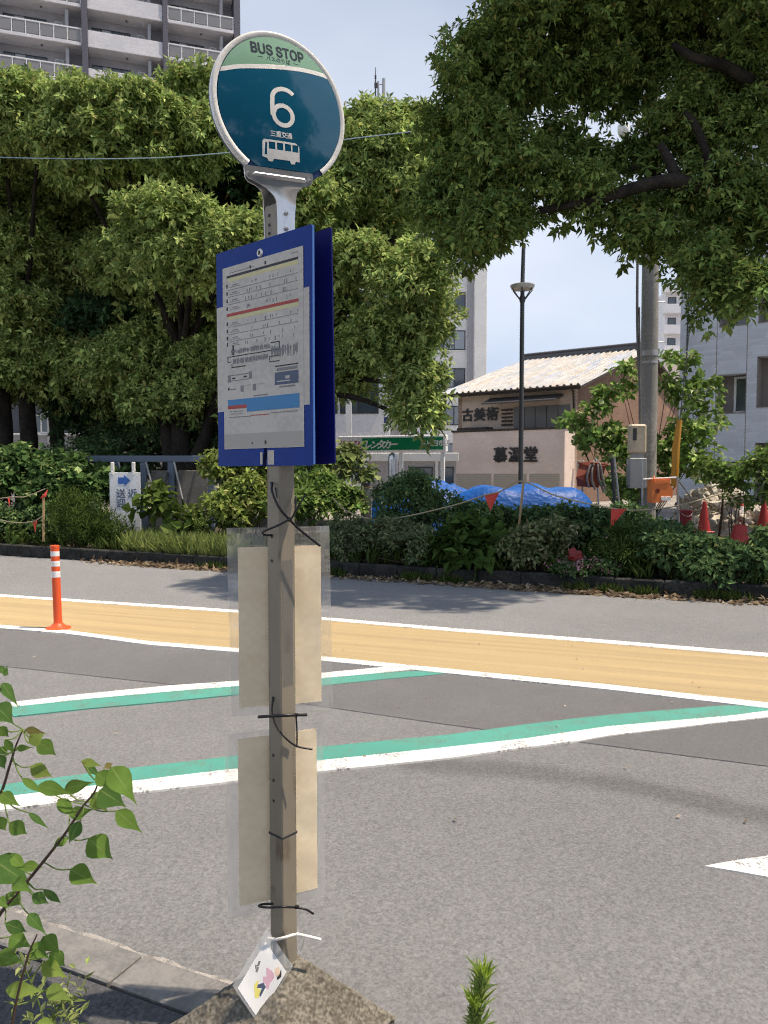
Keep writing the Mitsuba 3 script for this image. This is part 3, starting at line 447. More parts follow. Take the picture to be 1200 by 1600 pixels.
pr('grey', .06, .17, .668, .674); pr('black', .06, .08, .66, .675); pr('grey', .23, .27, .655, .69); pr('grey', .39, .43, .655, .69); pr('faint', .28, .36, .655, .66); pr('faint', .44, .54, .655, .66)
pr('black', .67, .94, .575, .581); pr('grey', .69, .93, .588, .603); pr('navy', .665, .94, .610, .675); pr('sheetline', .69, .85, .655, .660); pr('sheetline', .79, .84, .632, .647); pr('grey', .72, .90, .682, .690)
pr('blue', .06, .95, .728, .760); pr('red', .06, .31, .760, .779); pr('blue', .31, .95, .760, .800); pr('grey', .40, .58, .715, .721)
pr('grey', .08, .26, .792, .796); pr('grey', .08, .26, .806, .809); pr('grey', .07, .36, .823, .827); pr('red', .36, .60, .820, .824); pr('grey', .62, .93, .814, .818)
pr('navy', .37, .385, .965, .978); pr('black', .535, .555, .960, .980)
NAMES = {'faint': 'mat_ink_faint', 'sheetline': 'mat_sheet'}
for c, ms in ink.items():
    big, small = [m for m in ms if max(m.extents[0], m.extents[1]) > .1 or m.extents[0] * m.extents[1] > 4e-4], []
    small = [m for m in ms if not any(m is q for q in big)]
    for m in big: part(tt, 'print_bar', put(m, MFB), NAMES.get(c, 'mat_ink_' + c))
    if small: part(tt, 'print', put(cat(small), MFB), NAMES.get(c, 'mat_ink_' + c), kind='stuff')
part(tt, 'tape', put(box(su + .002, su + sw - .002, sv + .001, sv + .040, 0.0056, 0.0060), MFB), 'mat_sheet_dull')

# ------------------------------------------------------------------ things tied to the post
def card_sheet(M, u0, u1, v0, v1, w, bend, th=0.0005, tilt=0.0):
    m = subdiv(box(u0, u1, v0, v1, 0, th), 0.03); v = np.array(m.vertices)
    v[:, 2] += w + bend * (v[:, 0] / 0.14) ** 2 + nz(np.stack([v[:, 0], v[:, 1], 0 * v[:, 0]], 1), 9, 0.005, 3)
    v[:, 0] += tilt * (v[:, 1] - v0); m.vertices = v; return put(m, M)
cu, cn = unit([0.955, 0.296, 0]), unit([0.296, -0.955, 0])
CY = 2.041
def card_frame(): return frame([A[0], CY, 0], cu, cn)
MC = card_frame()
def cu_of(px, y): 
    lo, hi = -0.4, 0.4
    for _ in range(40):
        mid = (lo + hi) / 2; q = MC[:3, 3] + cu * mid
        if q[0] / q[1] * F / 1.0 < (px - 600) * (1.0): lo = mid
        else: hi = mid
    return mid
def zz(y, Y=2.05): return P(441, y, Y)[2]
c1 = thing('laminated_notice', 'upper laminated cream notice seen from the back, tied behind the bus stop post', 'notice')
part(c1, 'film', card_sheet(MC, cu_of(359, 0), cu_of(520, 0), zz(1112), zz(823), 0.0, -0.006, 0.0003, -0.018), 'mat_film', False, 'clear laminating film')
part(c1, 'paper', card_sheet(MC, cu_of(371, 0), cu_of(501, 0), zz(1099), zz(853), 0.0016, -0.006), 'mat_card', True, 'cream paper')
part(c1, 'tape', put(box(0.010, 0.045, zz(1060), zz(870), 0, .0004), FR(0, S + .001) @ trimesh.transformations.translation_matrix((-0.03, 0, 0))), 'mat_clear_tape')
MC = frame([A[0], CY, 0], unit([0.905, 0.425, 0]), unit([0.425, -0.905, 0]))
c2 = thing('laminated_notice', 'lower laminated cream notice seen from the back, tied behind the bus stop post', 'notice')
part(c2, 'film', card_sheet(MC, cu_of(348, 0), cu_of(509, 0), zz(1412), zz(1134), 0.0, -0.006, 0.0003, -0.010), 'mat_film', False, 'clear laminating film')
part(c2, 'paper', card_sheet(MC, cu_of(366, 0), cu_of(495, 0), zz(1396), zz(1143), 0.0016, -0.006), 'mat_card', True, 'cream paper')
def pix_tube(pts, r, k=5, sides=8): return tube(spline([P(*p) for p in pts], k), np.asarray(r) * 1.45, sides)
tie = solo('cable_tie', cat([pix_tube([(425.5, 754, 1.975), (425, 768, 1.955), (436, 793, 1.94), (452, 812, 1.945)], 0.0022), pix_tube([(430, 762, 1.97), (433, 778, 1.96)], 0.0012),
    pix_tube([(462, 775, 1.99), (462, 796, 1.975), (457, 808, 1.955), (452, 812, 1.945)], 0.0018), pix_tube([(457, 808, 1.955), (465, 792, 1.95), (478, 772, 1.95)], 0.0016),
    pix_tube([(452, 812, 1.945), (432, 822, 1.94), (411, 831, 1.955), (414, 836, 1.97), (427, 836, 1.985)], [0.0019] * 21), pix_tube([(452, 812, 1.945), (470, 829, 1.96), (500, 853, 1.99)], 0.0022),
    put(trimesh.creation.icosphere(2, 0.006), trimesh.transformations.translation_matrix(P(453, 812, 1.943)))]), 'mat_cable_tie', 'knotted black cable ties above the upper notice', 'cable tie', smooth=True)
solo('cable_tie', cat([pix_tube([(404, 1120, 1.975), (441, 1118, 1.94), (479, 1117, 1.975)], 0.0028), pix_tube([(427, 1089, 1.98), (425, 1112, 1.965), (432, 1135, 1.955), (447, 1154, 1.945), (464, 1166, 1.955), (488, 1171, 1.965)], 0.0017),
    pix_tube([(462.5, 1118, 1.96), (464, 1140, 1.955), (464, 1166, 1.955)], 0.0015), put(box(-.005, .005, -.004, .004, -.004, .004, .001), trimesh.transformations.translation_matrix(P(463, 1117, 1.955))),
    put(trimesh.creation.icosphere(2, 0.0035), trimesh.transformations.translation_matrix(P(464, 1166, 1.953)))]), 'mat_cable_tie', 'black cable tie between the two notices with a hanging loop', 'cable tie', smooth=True)
solo('cable_tie', cat([pix_tube([(428, 1412, 1.99), (410, 1413, 1.985), (405, 1416, 1.97), (420, 1418, 1.958), (441, 1417, 1.94), (463, 1418, 1.96), (478, 1421, 1.965), (490, 1428, 1.97)], 0.0020),
    put(box(-.005, .005, -.004, .004, -.004, .004, .001), trimesh.transformations.translation_matrix(P(464, 1417, 1.955)))]), 'mat_cable_tie', 'lowest black cable tie under the lower notice', 'cable tie', smooth=True)
solo('cord', cat([pix_tube([(418, 1466, 1.965), (432, 1467.5, 1.952), (444, 1465, 1.938), (463, 1460, 1.955), (480, 1463, 1.965), (501, 1468, 1.98)], 0.0026), put(trimesh.creation.icosphere(2, 0.0048), trimesh.transformations.translation_matrix(P(465, 1460, 1.953))),
    pix_tube([(466, 1461, 1.96), (475, 1470, 1.97), (469, 1486, 1.985)], 0.0011)]), 'mat_white_cord', 'white cord tied round the foot of the post', 'cord', smooth=True)
# hanging drawing
q0, q1, q3 = P(417, 1450, 1.968), P(458, 1509, 1.945), P(363, 1540, 1.915); q2 = q1 + q3 - q0
cx, cy = q1 - q0, q3 - q0; LX, LY = np.linalg.norm(cx), np.linalg.norm(cy)
nn_ = unit(np.cross(cx, cy)); nn_ = nn_ if nn_[1] < 0 else -nn_
Md = np.eye(4); Md[:3, 0], Md[:3, 1], Md[:3, 2], Md[:3, 3] = cx / LX, cy / LY, nn_, q0
dr_card = thing('drawing_card', 'laminated childlike drawing of a person in pink hung diamond-wise at the foot of the post', 'drawing')
def soft(m, k=0.03):
    m = subdiv(m, 0.012); v = np.array(m.vertices); v[:, 2] += 0.004 * np.sin(v[:, 0] * 26) + 0.003 * np.sin(v[:, 1] * 31 + 1); m.vertices = v; return put(m, Md)
part(dr_card, 'film', soft(box(0, LX, 0, LY, 0, .0004)), 'mat_film')
part(dr_card, 'paper', soft(box(0.14 * LX, 0.93 * LX, 0.14 * LY, 0.95 * LY, .0008, .0014)), 'mat_reflector', False, 'white drawing paper')
ux, uy = LX, LY
def blob(pts): return soft(prism(Polygon([(a * ux, b * uy) for a, b in pts]).buffer(0.0012), .0015, .0019))
part(dr_card, 'picture', blob([(.72, .20), (.80, .24), (.80, .30), (.72, .32), (.66, .27)]), 'mat_ink_skin', False, 'drawn face')
part(dr_card, 'picture', blob([(.80, .20), (.87, .26), (.84, .33), (.79, .31), (.82, .27)]), 'mat_ink_black', False, 'drawn black hair')
part(dr_card, 'picture', blob([(.66, .33), (.74, .36), (.72, .47), (.76, .55), (.70, .56), (.66, .52), (.58, .55), (.52, .50), (.60, .46), (.48, .38), (.50, .36)]), 'mat_ink_pink', False, 'drawn pink coat')
part(dr_card, 'picture', blob([(.60, .56), (.68, .57), (.69, .72), (.66, .72), (.63, .61), (.52, .68), (.50, .66)]), 'mat_ink_navy', False, 'drawn dark trousers')
part(dr_card, 'picture', blob([(.46, .60), (.52, .70), (.62, .66), (.66, .76), (.60, .80), (.44, .70)]), 'mat_ink_gold', False, 'drawn yellow patch')
part(dr_card, 'picture', cat([blob([(.24, .42), (.27, .40), (.29, .46), (.26, .48)]), blob([(.28, .50), (.31, .48), (.33, .54), (.30, .55)]), blob([(.22, .50), (.25, .49), (.26, .53)])]), 'mat_ink_grey', False, 'drawn grey strokes')

# ------------------------------------------------------------------ delineator post
b0 = G(91, 983); hP = P(85, 853, b0[1])[2]
dl = thing('delineator_post', 'orange flexible road post with three white bands on the yellow lane', 'road post')
lean = (P(85.5, 853, b0[1])[0] - P(91, 980, b0[1])[0]) / hP
def leanM(): M = np.eye(4); M[0, 2] = lean; M[:3, 3] = [b0[0], b0[1], 0.008]; return M
def zrow(y): return P(88, y, b0[1])[2]
rP = 0.040
part(dl, 'pole', put(lathe([(0, 0), (rP, 0), (rP, hP - .03), (rP * 1.06, hP - .028), (rP * 1.06, hP - .006), (rP * .8, hP), (0, hP)], 24), leanM()), 'mat_orange_post', 30)
for a, b in ((870, 862.5), (886, 877.5), (903, 893.5)): part(dl, 'band', put(lathe([(rP, zrow(a)), (rP + .0015, zrow(a) + .001), (rP + .0015, zrow(b) - .001), (rP, zrow(b))], 24), leanM()), 'mat_reflector', 30)
fb = part(dl, 'foot', put(lathe([(0, 0), (.118, 0), (.118, .008), (.085, .016), (.062, .034), (.048, .05), (.040, .055)], 28), trimesh.transformations.translation_matrix([b0[0], b0[1], 0.008])), 'mat_orange_post', 30)
# ------------------------------------------------------------------ buildings
def window(parent, M, u0, u1, v0, v1, w, nm=1, fr='mat_frame_dark', pane='mat_pane', t=0.05, name='window', hbar=None):
    ms = [box(u0, u1, v0, v0 + t, w - .04, w + .03), box(u0, u1, v1 - t, v1, w - .04, w + .03)]
    for k in range(nm + 1):
        x = u0 + (u1 - u0 - t) * k / nm; ms.append(box(x, x + t, v0 + t, v1 - t, w - .04, w + .03))
    if hbar is not None: ms.append(box(u0 + t, u1 - t, v0 + (v1 - v0) * hbar - t / 2, v0 + (v1 - v0) * hbar + t / 2, w - .03, w + .02))
    key = part(parent, name, put(cat(ms), M), fr)
    for k in range(nm):
        a = u0 + (u1 - u0 - t) * k / nm + t; b = u0 + (u1 - u0 - t) * (k + 1) / nm
        part(key, 'pane', put(box(a, b, v0 + t, v1 - t, w - .02, w), M), pane if isinstance(pane, str) else pane[k % len(pane)])
    return key
# apartment tower, upper left
MT = frame([-29.4, 60.0, 0], [0.95, 0.31, 0], [0.31, -0.95, 0])
tw = thing('apartment_tower', 'tall grey apartment tower with balconies rising above the trees', 'apartment building')
part(tw, 'wall', put(box(-9, 18.3, 0, 44, -10, -1.5), MT), 'mat_tower_wall')
part(tw, 'end_wall', put(box(17.9, 18.4, 0, 44, -1.5, 0.05), MT), 'mat_tower_pillar')
bays = [(-8.6, -0.35, 'rail'), (0.1, 6.1, 'rail'), (6.55, 12.2, 'solid'), (12.6, 17.85, 'rail')]
for a, b in ((6.1, 6.55), (12.2, 12.6)): part(tw, 'pillar', put(box(a, b, 0, 44, -1.5, 0.16, .03), MT), 'mat_tower_pillar')
part(tw, 'pillar', put(box(-0.35, 0.1, 0, 44, -1.5, -0.1), MT), 'mat_tower_slab')
for k in range(-5, 3):
    z = 34.75 + 2.9 * k
    for a, b, kind in bays:
        sl = part(tw, 'balcony', put(box(a, b, z, z + .26, -1.5, 0.05, .02), MT), 'mat_tower_slab')
        if kind == 'solid': part(sl, 'parapet', put(box(a, b, z + .30, z + 1.30, -.13, 0.0, .02), MT), 'mat_tower_slab')
        else:
            n = max(5, int(round((b - a) / 1.0))); posts = []
            for q in range(n + 1):
                x = a + (b - a - .07) * q / n; posts.append(box(x, x + .07, z + .26, z + 1.32, -.07, 0.0))
                if q < n: part(sl, 'railing_panel', put(box(x + .11, x + (b - a - .07) / n - .04, z + .36, z + 1.2, -.045, -.02), MT), 'mat_tower_panel')
            posts.append(box(a, b, z + 1.24, z + 1.34, -.08, 0.012)); part(sl, 'railing', put(cat(posts), MT), 'mat_white_rail')
        L = b - a
        window(tw, MT, a + .25, a + .25 + .52 * L, z + .3, z + 2.3, -1.47, 4, pane=('mat_pane', 'mat_pane_light', 'mat_pane', 'mat_pane'))
        window(tw, MT, a + .66 * L, a + .76 * L, z + 1.3, z + 2.3, -1.47, 1, fr='mat_frame_white', pane='mat_pane_light')
        part(tw, 'partition', put(box(a + .80 * L, a + .84 * L, z + .26, z + 2.7, -1.5, -.25), MT), 'mat_tower_wall')
        part(tw, 'ceiling_lamp', put(box(a + .5 * L, a + .5 * L + .15, z + 2.78, z + 2.86, -.8, -.65), MT), 'mat_tower_pillar')
# far office block
MO = frame([P(757, 700, 74)[0], 74, 0], [1, 0.02, 0], [0.02, -1, 0])
of = thing('office_building', 'white office block with dark window bands behind the trees, left of the tiled roof', 'office building')
part(of, 'wall', put(box(-16, -1.15, 0, 23.0, -12, 0), MO), 'mat_office_wall')
part(of, 'pier', put(box(-1.15, 0, 0, 23.6, -12, 1.0, .03), MO), 'mat_office_wall')
part(of, 'pier', put(box(-1.75, -1.15, 0, 23.6, -1, 0.35, .03), MO), 'mat_grey_lilac')
for k in range(-1, 5):
    z = 5.98 + 3.57 * k
    for g_ in range(4):
        a = -1.85 - 3.2 * (g_ + 1); window(of, MO, a, a + 3.15, z, z + 1.85, 0.02, 3, pane=('mat_pane_light', 'mat_pane_light', 'mat_pane') if (k + g_) % 2 else ('mat_pane', 'mat_pane_light', 'mat_pane_light'), t=.09)
    part(of, 'ledge', put(box(-16, -1.9, z - .12, z - .02, 0, .06), MO), 'mat_office_wall')
# lower white block beside it
MN = frame([P(640, 700, 46)[0], 46, 0], [1, -0.03, 0], [-0.03, -1, 0])
lb = thing('shop_building', 'low white building with a dark window band behind the rental sign', 'building')
part(lb, 'wall', put(box(-7, -1.4, 0, 8.6, -8, 0), MN), 'mat_white_wall'); part(lb, 'side_wall', put(box(-1.4, 0, 0, 8.6, -8, -.4), MN), 'mat_grey_lilac')
for a in (-6.6, -4.15): window(lb, MN, a, a + 2.3, 5.0, 7.6, .02, 2, t=.08)
window(lb, MN, -6.6, -1.9, 1.0, 2.8, .02, 3, t=.08)
part(lb, 'cornice', put(box(-7.1, .1, 8.6, 8.9, -8, .15), MN), 'mat_frame_white')
cp = P(545, 700, 44); solo('sign_pole', cat([box(cp[0] - .17, cp[0] + .17, cp[1] - .1, cp[1] + .1, 0, 7.2, .02), box(cp[0] - .22, cp[0] + .22, cp[1] - .15, cp[1] + .15, 0, .4, .02)]), 'mat_frame_white', 'plain white square pole in front of the low white building', 'pole')
cp = P(604, 700, 40); bp = thing('banner_post', 'white banner post with a navy band above the rental sign', 'banner')
part(bp, 'post', put(box(-.11, .11, -.06, .06, 0, 5.6, .02), trimesh.transformations.translation_matrix(cp * [1, 1, 0])), 'mat_frame_white')
part(bp, 'band', put(box(-.14, .14, -.09, .09, P(604, 661, 40)[2], P(604, 652, 40)[2], .01), trimesh.transformations.translation_matrix(cp * [1, 1, 0])), 'mat_navy')
part(bp, 'shoe', put(box(-.18, .18, -.1, .1, P(604, 681, 40)[2], P(604, 664, 40)[2], .02), trimesh.transformations.translation_matrix(cp * [1, 1, 0])), 'mat_sign_board')
# car rental sign and office
MS = frame([P(697, 700, 29)[0], 29, 0], unit([1, -0.34, 0]), unit([-0.34, -1, 0]))
def su_of(px):
    lo, hi = -10, 3
    for _ in range(50):
        m = (lo + hi) / 2; q = MS[:3, 3] + MS[:3, 0] * m
        if q[0] / q[1] * F < px - 600: lo = m
        else: hi = m
    return m
zt, zb = P(690, 679, 29)[2], P(690, 706, 29)[2]
rs = thing('rental_sign', 'long green and white sign board for rental cars', 'sign')
part(rs, 'frame', put(box(su_of(528), 0, zb, zt, -.3, 0, .03), MS), 'mat_sign_board')
part(rs, 'green_panel', put(box(su_of(566), su_of(692), zb + .09, zt - .09, -.05, .012), MS), 'mat_green_board')
lt = put(kana('レンタカー', .36, .012, .72, .03), np.array([[1, .22, 0, 0], [0, 1, 0, 0], [0, 0, 1, 0], [0, 0, 0, 1.0]]))
part(rs, 'lettering', put(lt, MS @ trimesh.transformations.translation_matrix((su_of(568), zb + .17, .013))), 'mat_frame_white', label='white kana for rental car')
part(rs, 'lettering', put(kana('ト', .3, .012), MS @ trimesh.transformations.translation_matrix((su_of(655), zb + .2, .013))), 'mat_frame_white')
part(rs, 'lettering', put(kana('四日市店', .24, .012, .92, .03), MS @ trimesh.transformations.translation_matrix((su_of(667), zb + .24, .013))), 'mat_frame_white', label='small white characters at the right end')
t = centred(meshkit.text_mesh('TOYOTA', .24, .012, bold=True)); t.apply_scale(((su_of(564) - su_of(530)) / t.extents[0], 1, 1))
part(rs, 'lettering', put(t, MS @ trimesh.transformations.translation_matrix(((su_of(564) + su_of(530)) / 2, (zt + zb) / 2, .001))), 'mat_red_letter', label='red capital letters at the left end')
for px in (548, 625, 690): part(rs, 'leg', put(box(su_of(px) - .07, su_of(px) + .07, 0, zb, -.22, -.08), MS), 'mat_sign_board')
MR = frame([P(700, 700, 33)[0], 33, 0], [1, -0.05, 0], [-0.05, -1, 0])
ro = thing('rental_office', 'low white framed shed with grey panels under the rental sign', 'shed')
part(ro, 'wall', put(box(-3.6, .35, 0, 2.3, -4, 0), MR), 'mat_grey_lilac'); part(ro, 'fascia', put(box(-3.75, .45, 2.0, 2.35, -4, .25, .02), MR), 'mat_frame_white')
for a in (-3.6, -2.3, -.55): part(ro, 'post', put(box(a, a + .13, 0, 2.0, .02, .15), MR), 'mat_frame_white')
window(ro, MR, -1.6, -.65, .7, 1.75, .02, 1); window(ro, MR, -.25, .25, .7, 1.75, .02, 1)
# antique shop
C0 = np.array([9.4, 38.0, 0.0]); sa, sb = np.array([-.795, .607, 0]), np.array([.607, .795, 0])
MF_ = frame(C0, -sa, -sb)                                   # x from the left end towards the corner: x = -s
MG_ = frame(C0, sb, -sa)                                    # the gable end: x = t
sh_ = thing('antique_shop', 'beige two-storey antique shop with a sunlit tiled roof and black characters', 'shop')
EZ, RZ, RT, W2, SL = 5.75, 8.62, 9.4, 18.8, 6.75
gab = Polygon([(0, 0), (W2, 0), (W2, EZ), (RT, RZ - .12), (0, EZ)])
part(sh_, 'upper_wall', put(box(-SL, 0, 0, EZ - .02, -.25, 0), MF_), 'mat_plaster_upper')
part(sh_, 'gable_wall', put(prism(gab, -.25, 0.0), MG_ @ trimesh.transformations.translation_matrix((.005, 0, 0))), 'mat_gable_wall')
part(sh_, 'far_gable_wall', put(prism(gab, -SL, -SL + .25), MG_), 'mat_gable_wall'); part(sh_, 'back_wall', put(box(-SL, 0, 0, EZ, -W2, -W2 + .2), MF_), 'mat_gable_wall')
slope = math.atan2(RZ - EZ, RT); OV = .55
def roof_half(t0, z0, t1, z1, name):
    n = 240; ss = np.linspace(-.5, 7.7, n); ts = np.linspace(0, 1, 24); rows = []
    for q in ts:
        wv = .085 * np.cos(ss / .36 * 2 * np.pi) + .03 * ((q * 23) % 1)
        rows.append(C0 + sa * ss[:, None] + sb * (t0 + (t1 - t0) * q) + np.array([0, 0, 1]) * (z0 + (z1 - z0) * q + wv)[:, None])
    v = np.vstack(rows); i, j = np.meshgrid(np.arange(23), np.arange(n - 1), indexing='ij'); q = (i * n + j).ravel()
    part(sh_, name, trimesh.Trimesh(v, np.vstack([np.stack([q, q + 1, q + n + 1], 1), np.stack([q, q + n + 1, q + n], 1)])), 'mat_tile_roof', label='mottled glazed roof tiles', kind='stuff')
roof_half(-OV, EZ - OV * math.tan(slope) + .16, RT, RZ + .10, 'roof'); roof_half(W2 + OV, EZ - OV * math.tan(slope) + .16, RT, RZ + .10, 'roof')
rbase = [(-OV, EZ - OV * math.tan(slope) - .05), (RT, RZ - .08), (W2 + OV, EZ - OV * math.tan(slope) - .05), (W2 + OV, EZ - OV * math.tan(slope) + .10), (RT, RZ + .05), (-OV, EZ - OV * math.tan(slope) + .10)]
part(sh_, 'roof_board', put(prism(Polygon(rbase), -7.65, .48), MG_), 'mat_dark_wood')
part(sh_, 'ridge', put(cat([box(-7.8, .6, RZ + .08, RZ + .38, -RT - .16, -RT + .16, .05), box(-7.85, .65, RZ + .36, RZ + .50, -RT - .22, -RT + .22, .05)]), MF_), 'mat_ridge', label='dark ridge of the tiled roof')
part(sh_, 'gutter', put(box(-7.6, .5, EZ - .12, EZ - .02, OV - .02, OV + .12, .02), MF_), 'mat_dark_wood')
part(sh_, 'drainpipe', tube(spline([C0 + -sb * .5 + [0, 0, EZ - .1], C0 + -sb * .1 + sa * .05 + [0, 0, EZ - .7], C0 - sb * .08 + sa * .05 + [0, 0, 2]], 5), .05, 8), 'mat_dark_wood')
part(sh_, 'storefront', put(box(-6.35, 0, 0, 3.62, 0.0, 1.2, .02), MF_), 'mat_plaster', label='pinkish beige storefront block')
part(sh_, 'coping', put(box(-6.4, .05, 3.62, 3.72, .02, 1.26, .01), MF_), 'mat_dark_wood'); part(sh_, 'coping', put(box(-6.2, -4.4, 3.72, 3.86, .3, 1.0, .01), MF_), 'mat_dark_wood')
for a, b in ((-6.1, -4.0), (-3.85, -2.0), (-1.85, -.25)): part(sh_, 'roller_shutter', put(box(a, b, 0, 1.45, 1.2, 1.215), MF_), 'mat_roller')
part(sh_, 'louvre', put(cat([box(-4.05, -3.42, 3.95 + k * .19, 4.04 + k * .19, .02, .09) for k in range(5)]), MF_), 'mat_dark_wood')
for k in range(5):
    a = -3.35 + k * .62; part(sh_, 'shutter', put(box(a, a + .59, 3.75, 4.86, .01, .07, .01), MF_), 'mat_shutter')
part(sh_, 'canopy', put(prism(Polygon([(0, 5.22), (.9, 4.98), (.9, 5.06), (.1, 5.42), (0, 5.42)]), -4.6, -.65), frame(C0, -sb, -sa) @ np.eye(4)) if False else put(cat([trimesh.convex.convex_hull(np.array([(x, y, w) for x in (-4.75, -.65) for y, w in ((5.02, .95), (5.08, .97), (5.42, .02), (5.28, .02))]))]), MF_), 'mat_dark_roof', label='dark little roof over the upper shutters')
def word(text, x, z, size, w, pitch): part(sh_, 'character', put(kana(text, size, .05, pitch, .028), MF_ @ trimesh.transformations.translation_matrix((x, z, w))), 'mat_black_letter', label='black brush-style character')
for ch, x in zip('古美術', (-6.50, -5.75, -4.98)): word(ch, x, 4.33, .72, .01, 1)
for ch, x in zip('慕温堂', (-3.86, -3.02, -2.18)): word(ch, x, 2.1, .80, 1.21, 1)
part(sh_, 'meter', put(box(.15, .5, 1.5, 2.1, .0, .15, .02), MF_), 'mat_cabinet')
# grey brick building on the right
bu_, bn_ = unit(np.array([.766, -.643, 0])), unit(np.array([-.643, -.766, 0]))
q1 = P(1118, 700, 25.0) * [1, 1, 0]; MBK = frame(q1, bu_, bn_)
def bx_of(px):
    lo, hi = -14, 12
    for _ in range(60):
        m = (lo + hi) / 2; q = q1 + bu_ * m
        if q[0] / q[1] * F < px - 600: lo = m
        else: hi = m
    return m
def bz_of(px, y): q = q1 + bu_ * bx_of(px); return P(px, y, q[1])[2]
gb = thing('brick_building', 'pale grey brick building with deep set windows at the right edge', 'building')
xl = bx_of(1058)
holes = [(bx_of(1118), bx_of(1162), bz_of(1118, 647), bz_of(1118, 586)), (bx_of(1178), bx_of(1178) + .95, bz_of(1178, 637), bz_of(1178, 557)),
         (bx_of(1118), bx_of(1162), bz_of(1118, 512), bz_of(1118, 450)), (bx_of(1178), bx_of(1178) + .95, bz_of(1178, 505), bz_of(1178, 430)),
         (bx_of(1100), bx_of(1162), .2, bz_of(1118, 722)), (bx_of(1178), bx_of(1178) + .95, .2, bz_of(1178, 692)),
         (bx_of(1118), bx_of(1162), bz_of(1118, 380), bz_of(1118, 318)), (bx_of(1178), bx_of(1178) + .95, bz_of(1178, 372), bz_of(1178, 300))]
fac = Polygon([(xl, 0), (9, 0), (9, 15.5), (xl, 15.5)])
for a, b, c, d in holes: fac = fac.difference(Polygon([(a, c), (b, c), (b, d), (a, d)]))
part(gb, 'facade', put(prism(fac, -.55, 0), MBK), 'mat_grey_brick'); part(gb, 'body', put(box(xl, 9, 0, 15.4, -9, -.56), MBK), 'mat_recess')
for k in (1115, 1162): part(gb, 'joint', put(box(bx_of(k) - .012, bx_of(k) + .012, holes[4][3] + .02, 15.4, -.01, .004), MBK), 'mat_recess')
for a, b, c, d in holes:
    w_ = window(gb, MBK, a + .42 * (b - a), b - .02 * (b - a), c + .03, d - .05, -.50, 1, fr='mat_frame_white', t=.07)
    part(w_, 'reveal', put(cat([box(a + .005, a + .02, c, d, -.54, -.005), box(a + .02, b - .005, c + .004, c + .02, -.54, .03)]), MBK), 'mat_recess')
part(gb, 'cable', tube([put(trimesh.Trimesh([[bx_of(1075), 14, .02]], []), MBK).vertices[0], put(trimesh.Trimesh([[bx_of(1067), 3, .02]], []), MBK).vertices[0]], .02, 6), 'mat_frame_dark')
# far balconies behind it
MV = frame([P(1034, 700, 112)[0], 112, 0], [1, 0, 0], [0, -1, 0])
fv = thing('apartment_block', 'distant white apartment block with stacked balconies beside the grey brick building', 'apartment building')
part(fv, 'wall', put(box(.6, 12, 0, 27.6, -10, -1.4), MV), 'mat_white_wall')
for k in range(9):
    z = 27.6 - 2.95 * k; s = part(fv, 'balcony', put(cat([box(0, 12, z - .25, z, -1.4, 0), box(0, 12, z, z + 1.0, -.15, 0) if k else box(0, 12, z, z + .6, -1.4, 0)]), MV), 'mat_white_wall')
    window(fv, MV, 1.0, 2.2, z - 2.3, z - .7, -1.38, 1, t=.1)
part(fv, 'annex', put(box(-1.2, 3, 0, P(1040, 555, 100)[2], 0.2, 4), MV), 'mat_plaster')
# house and wall behind the left trees
MH = frame([P(18, 700, 34)[0], 34, 0], [1, .04, 0], [.04, -1, 0])
hw = thing('boundary_wall', 'grey rendered wall with a pale coping seen between the left trunks', 'wall')
part(hw, 'wall', put(box(-8, 9, 0, P(50, 680, 34)[2], -.2, 0), MH), 'mat_house_wall'); part(hw, 'coping', put(box(-8.05, 9.05, P(50, 680, 34)[2], P(50, 677, 34)[2], -.25, .05, .01), MH), 'mat_frame_white')
part(hw, 'pipe', put(box(1.60, 1.68, 0, 5.5, .02, .1), MH), 'mat_galv')
ho = thing('house', 'dark sided house with small windows behind the grey wall', 'house')
part(ho, 'wall', put(box(-9, 9, 0, 5.1, -8, -2), MH), 'mat_house_siding'); part(ho, 'eaves', put(box(-9.3, .95, 5.1, 5.25, -8, -1.6, .02), MH), 'mat_frame_white'); part(ho, 'upper_wall', put(box(-9, .9, 5.25, 8, -8, -2.2), MH), 'mat_grey_lilac')
window(ho, MH, .1, .95, 3.35, 4.2, -1.98, 2, fr='mat_frame_white'); window(ho, MH, 1.9, 2.6, 3.3, 4.3, -1.98, 1, fr='mat_frame_white')
# antenna mast far away
am = thing('antenna_mast', 'slim antenna mast with two cylindrical aerials far beyond the trees', 'antenna')
o = P(587, 700, 130) * [1, 1, 0]; zz_ = lambda y: P(590, y, 130)[2]
part(am, 'mast', tube([o + [0, 0, 0], o + [0, 0, zz_(130)], o + [0, 0, zz_(117)], o + [0, 0, zz_(105)]], [.35, .12, .08, .05], 8), 'mat_lamp_post')
part(am, 'aerial', tube([o + [1.35, 0, 0], o + [1.35, 0, zz_(123)]], .28, 10), 'mat_galv'); part(am, 'aerial', tube([o + [.45, 0, 0], o + [.45, 0, zz_(127)]], .16, 10), 'mat_galv')
part(am, 'arm', cat([tube([o + [0, 0, zz_(132)], o + [1.35, 0, zz_(132)]], .06, 6), put(box(-.15, .15, -.15, .15, zz_(123), zz_(118)), trimesh.transformations.translation_matrix(o)), put(box(-.2, .35, -.2, .2, zz_(137), zz_(130)), trimesh.transformations.translation_matrix(o))]), 'mat_lamp_post')

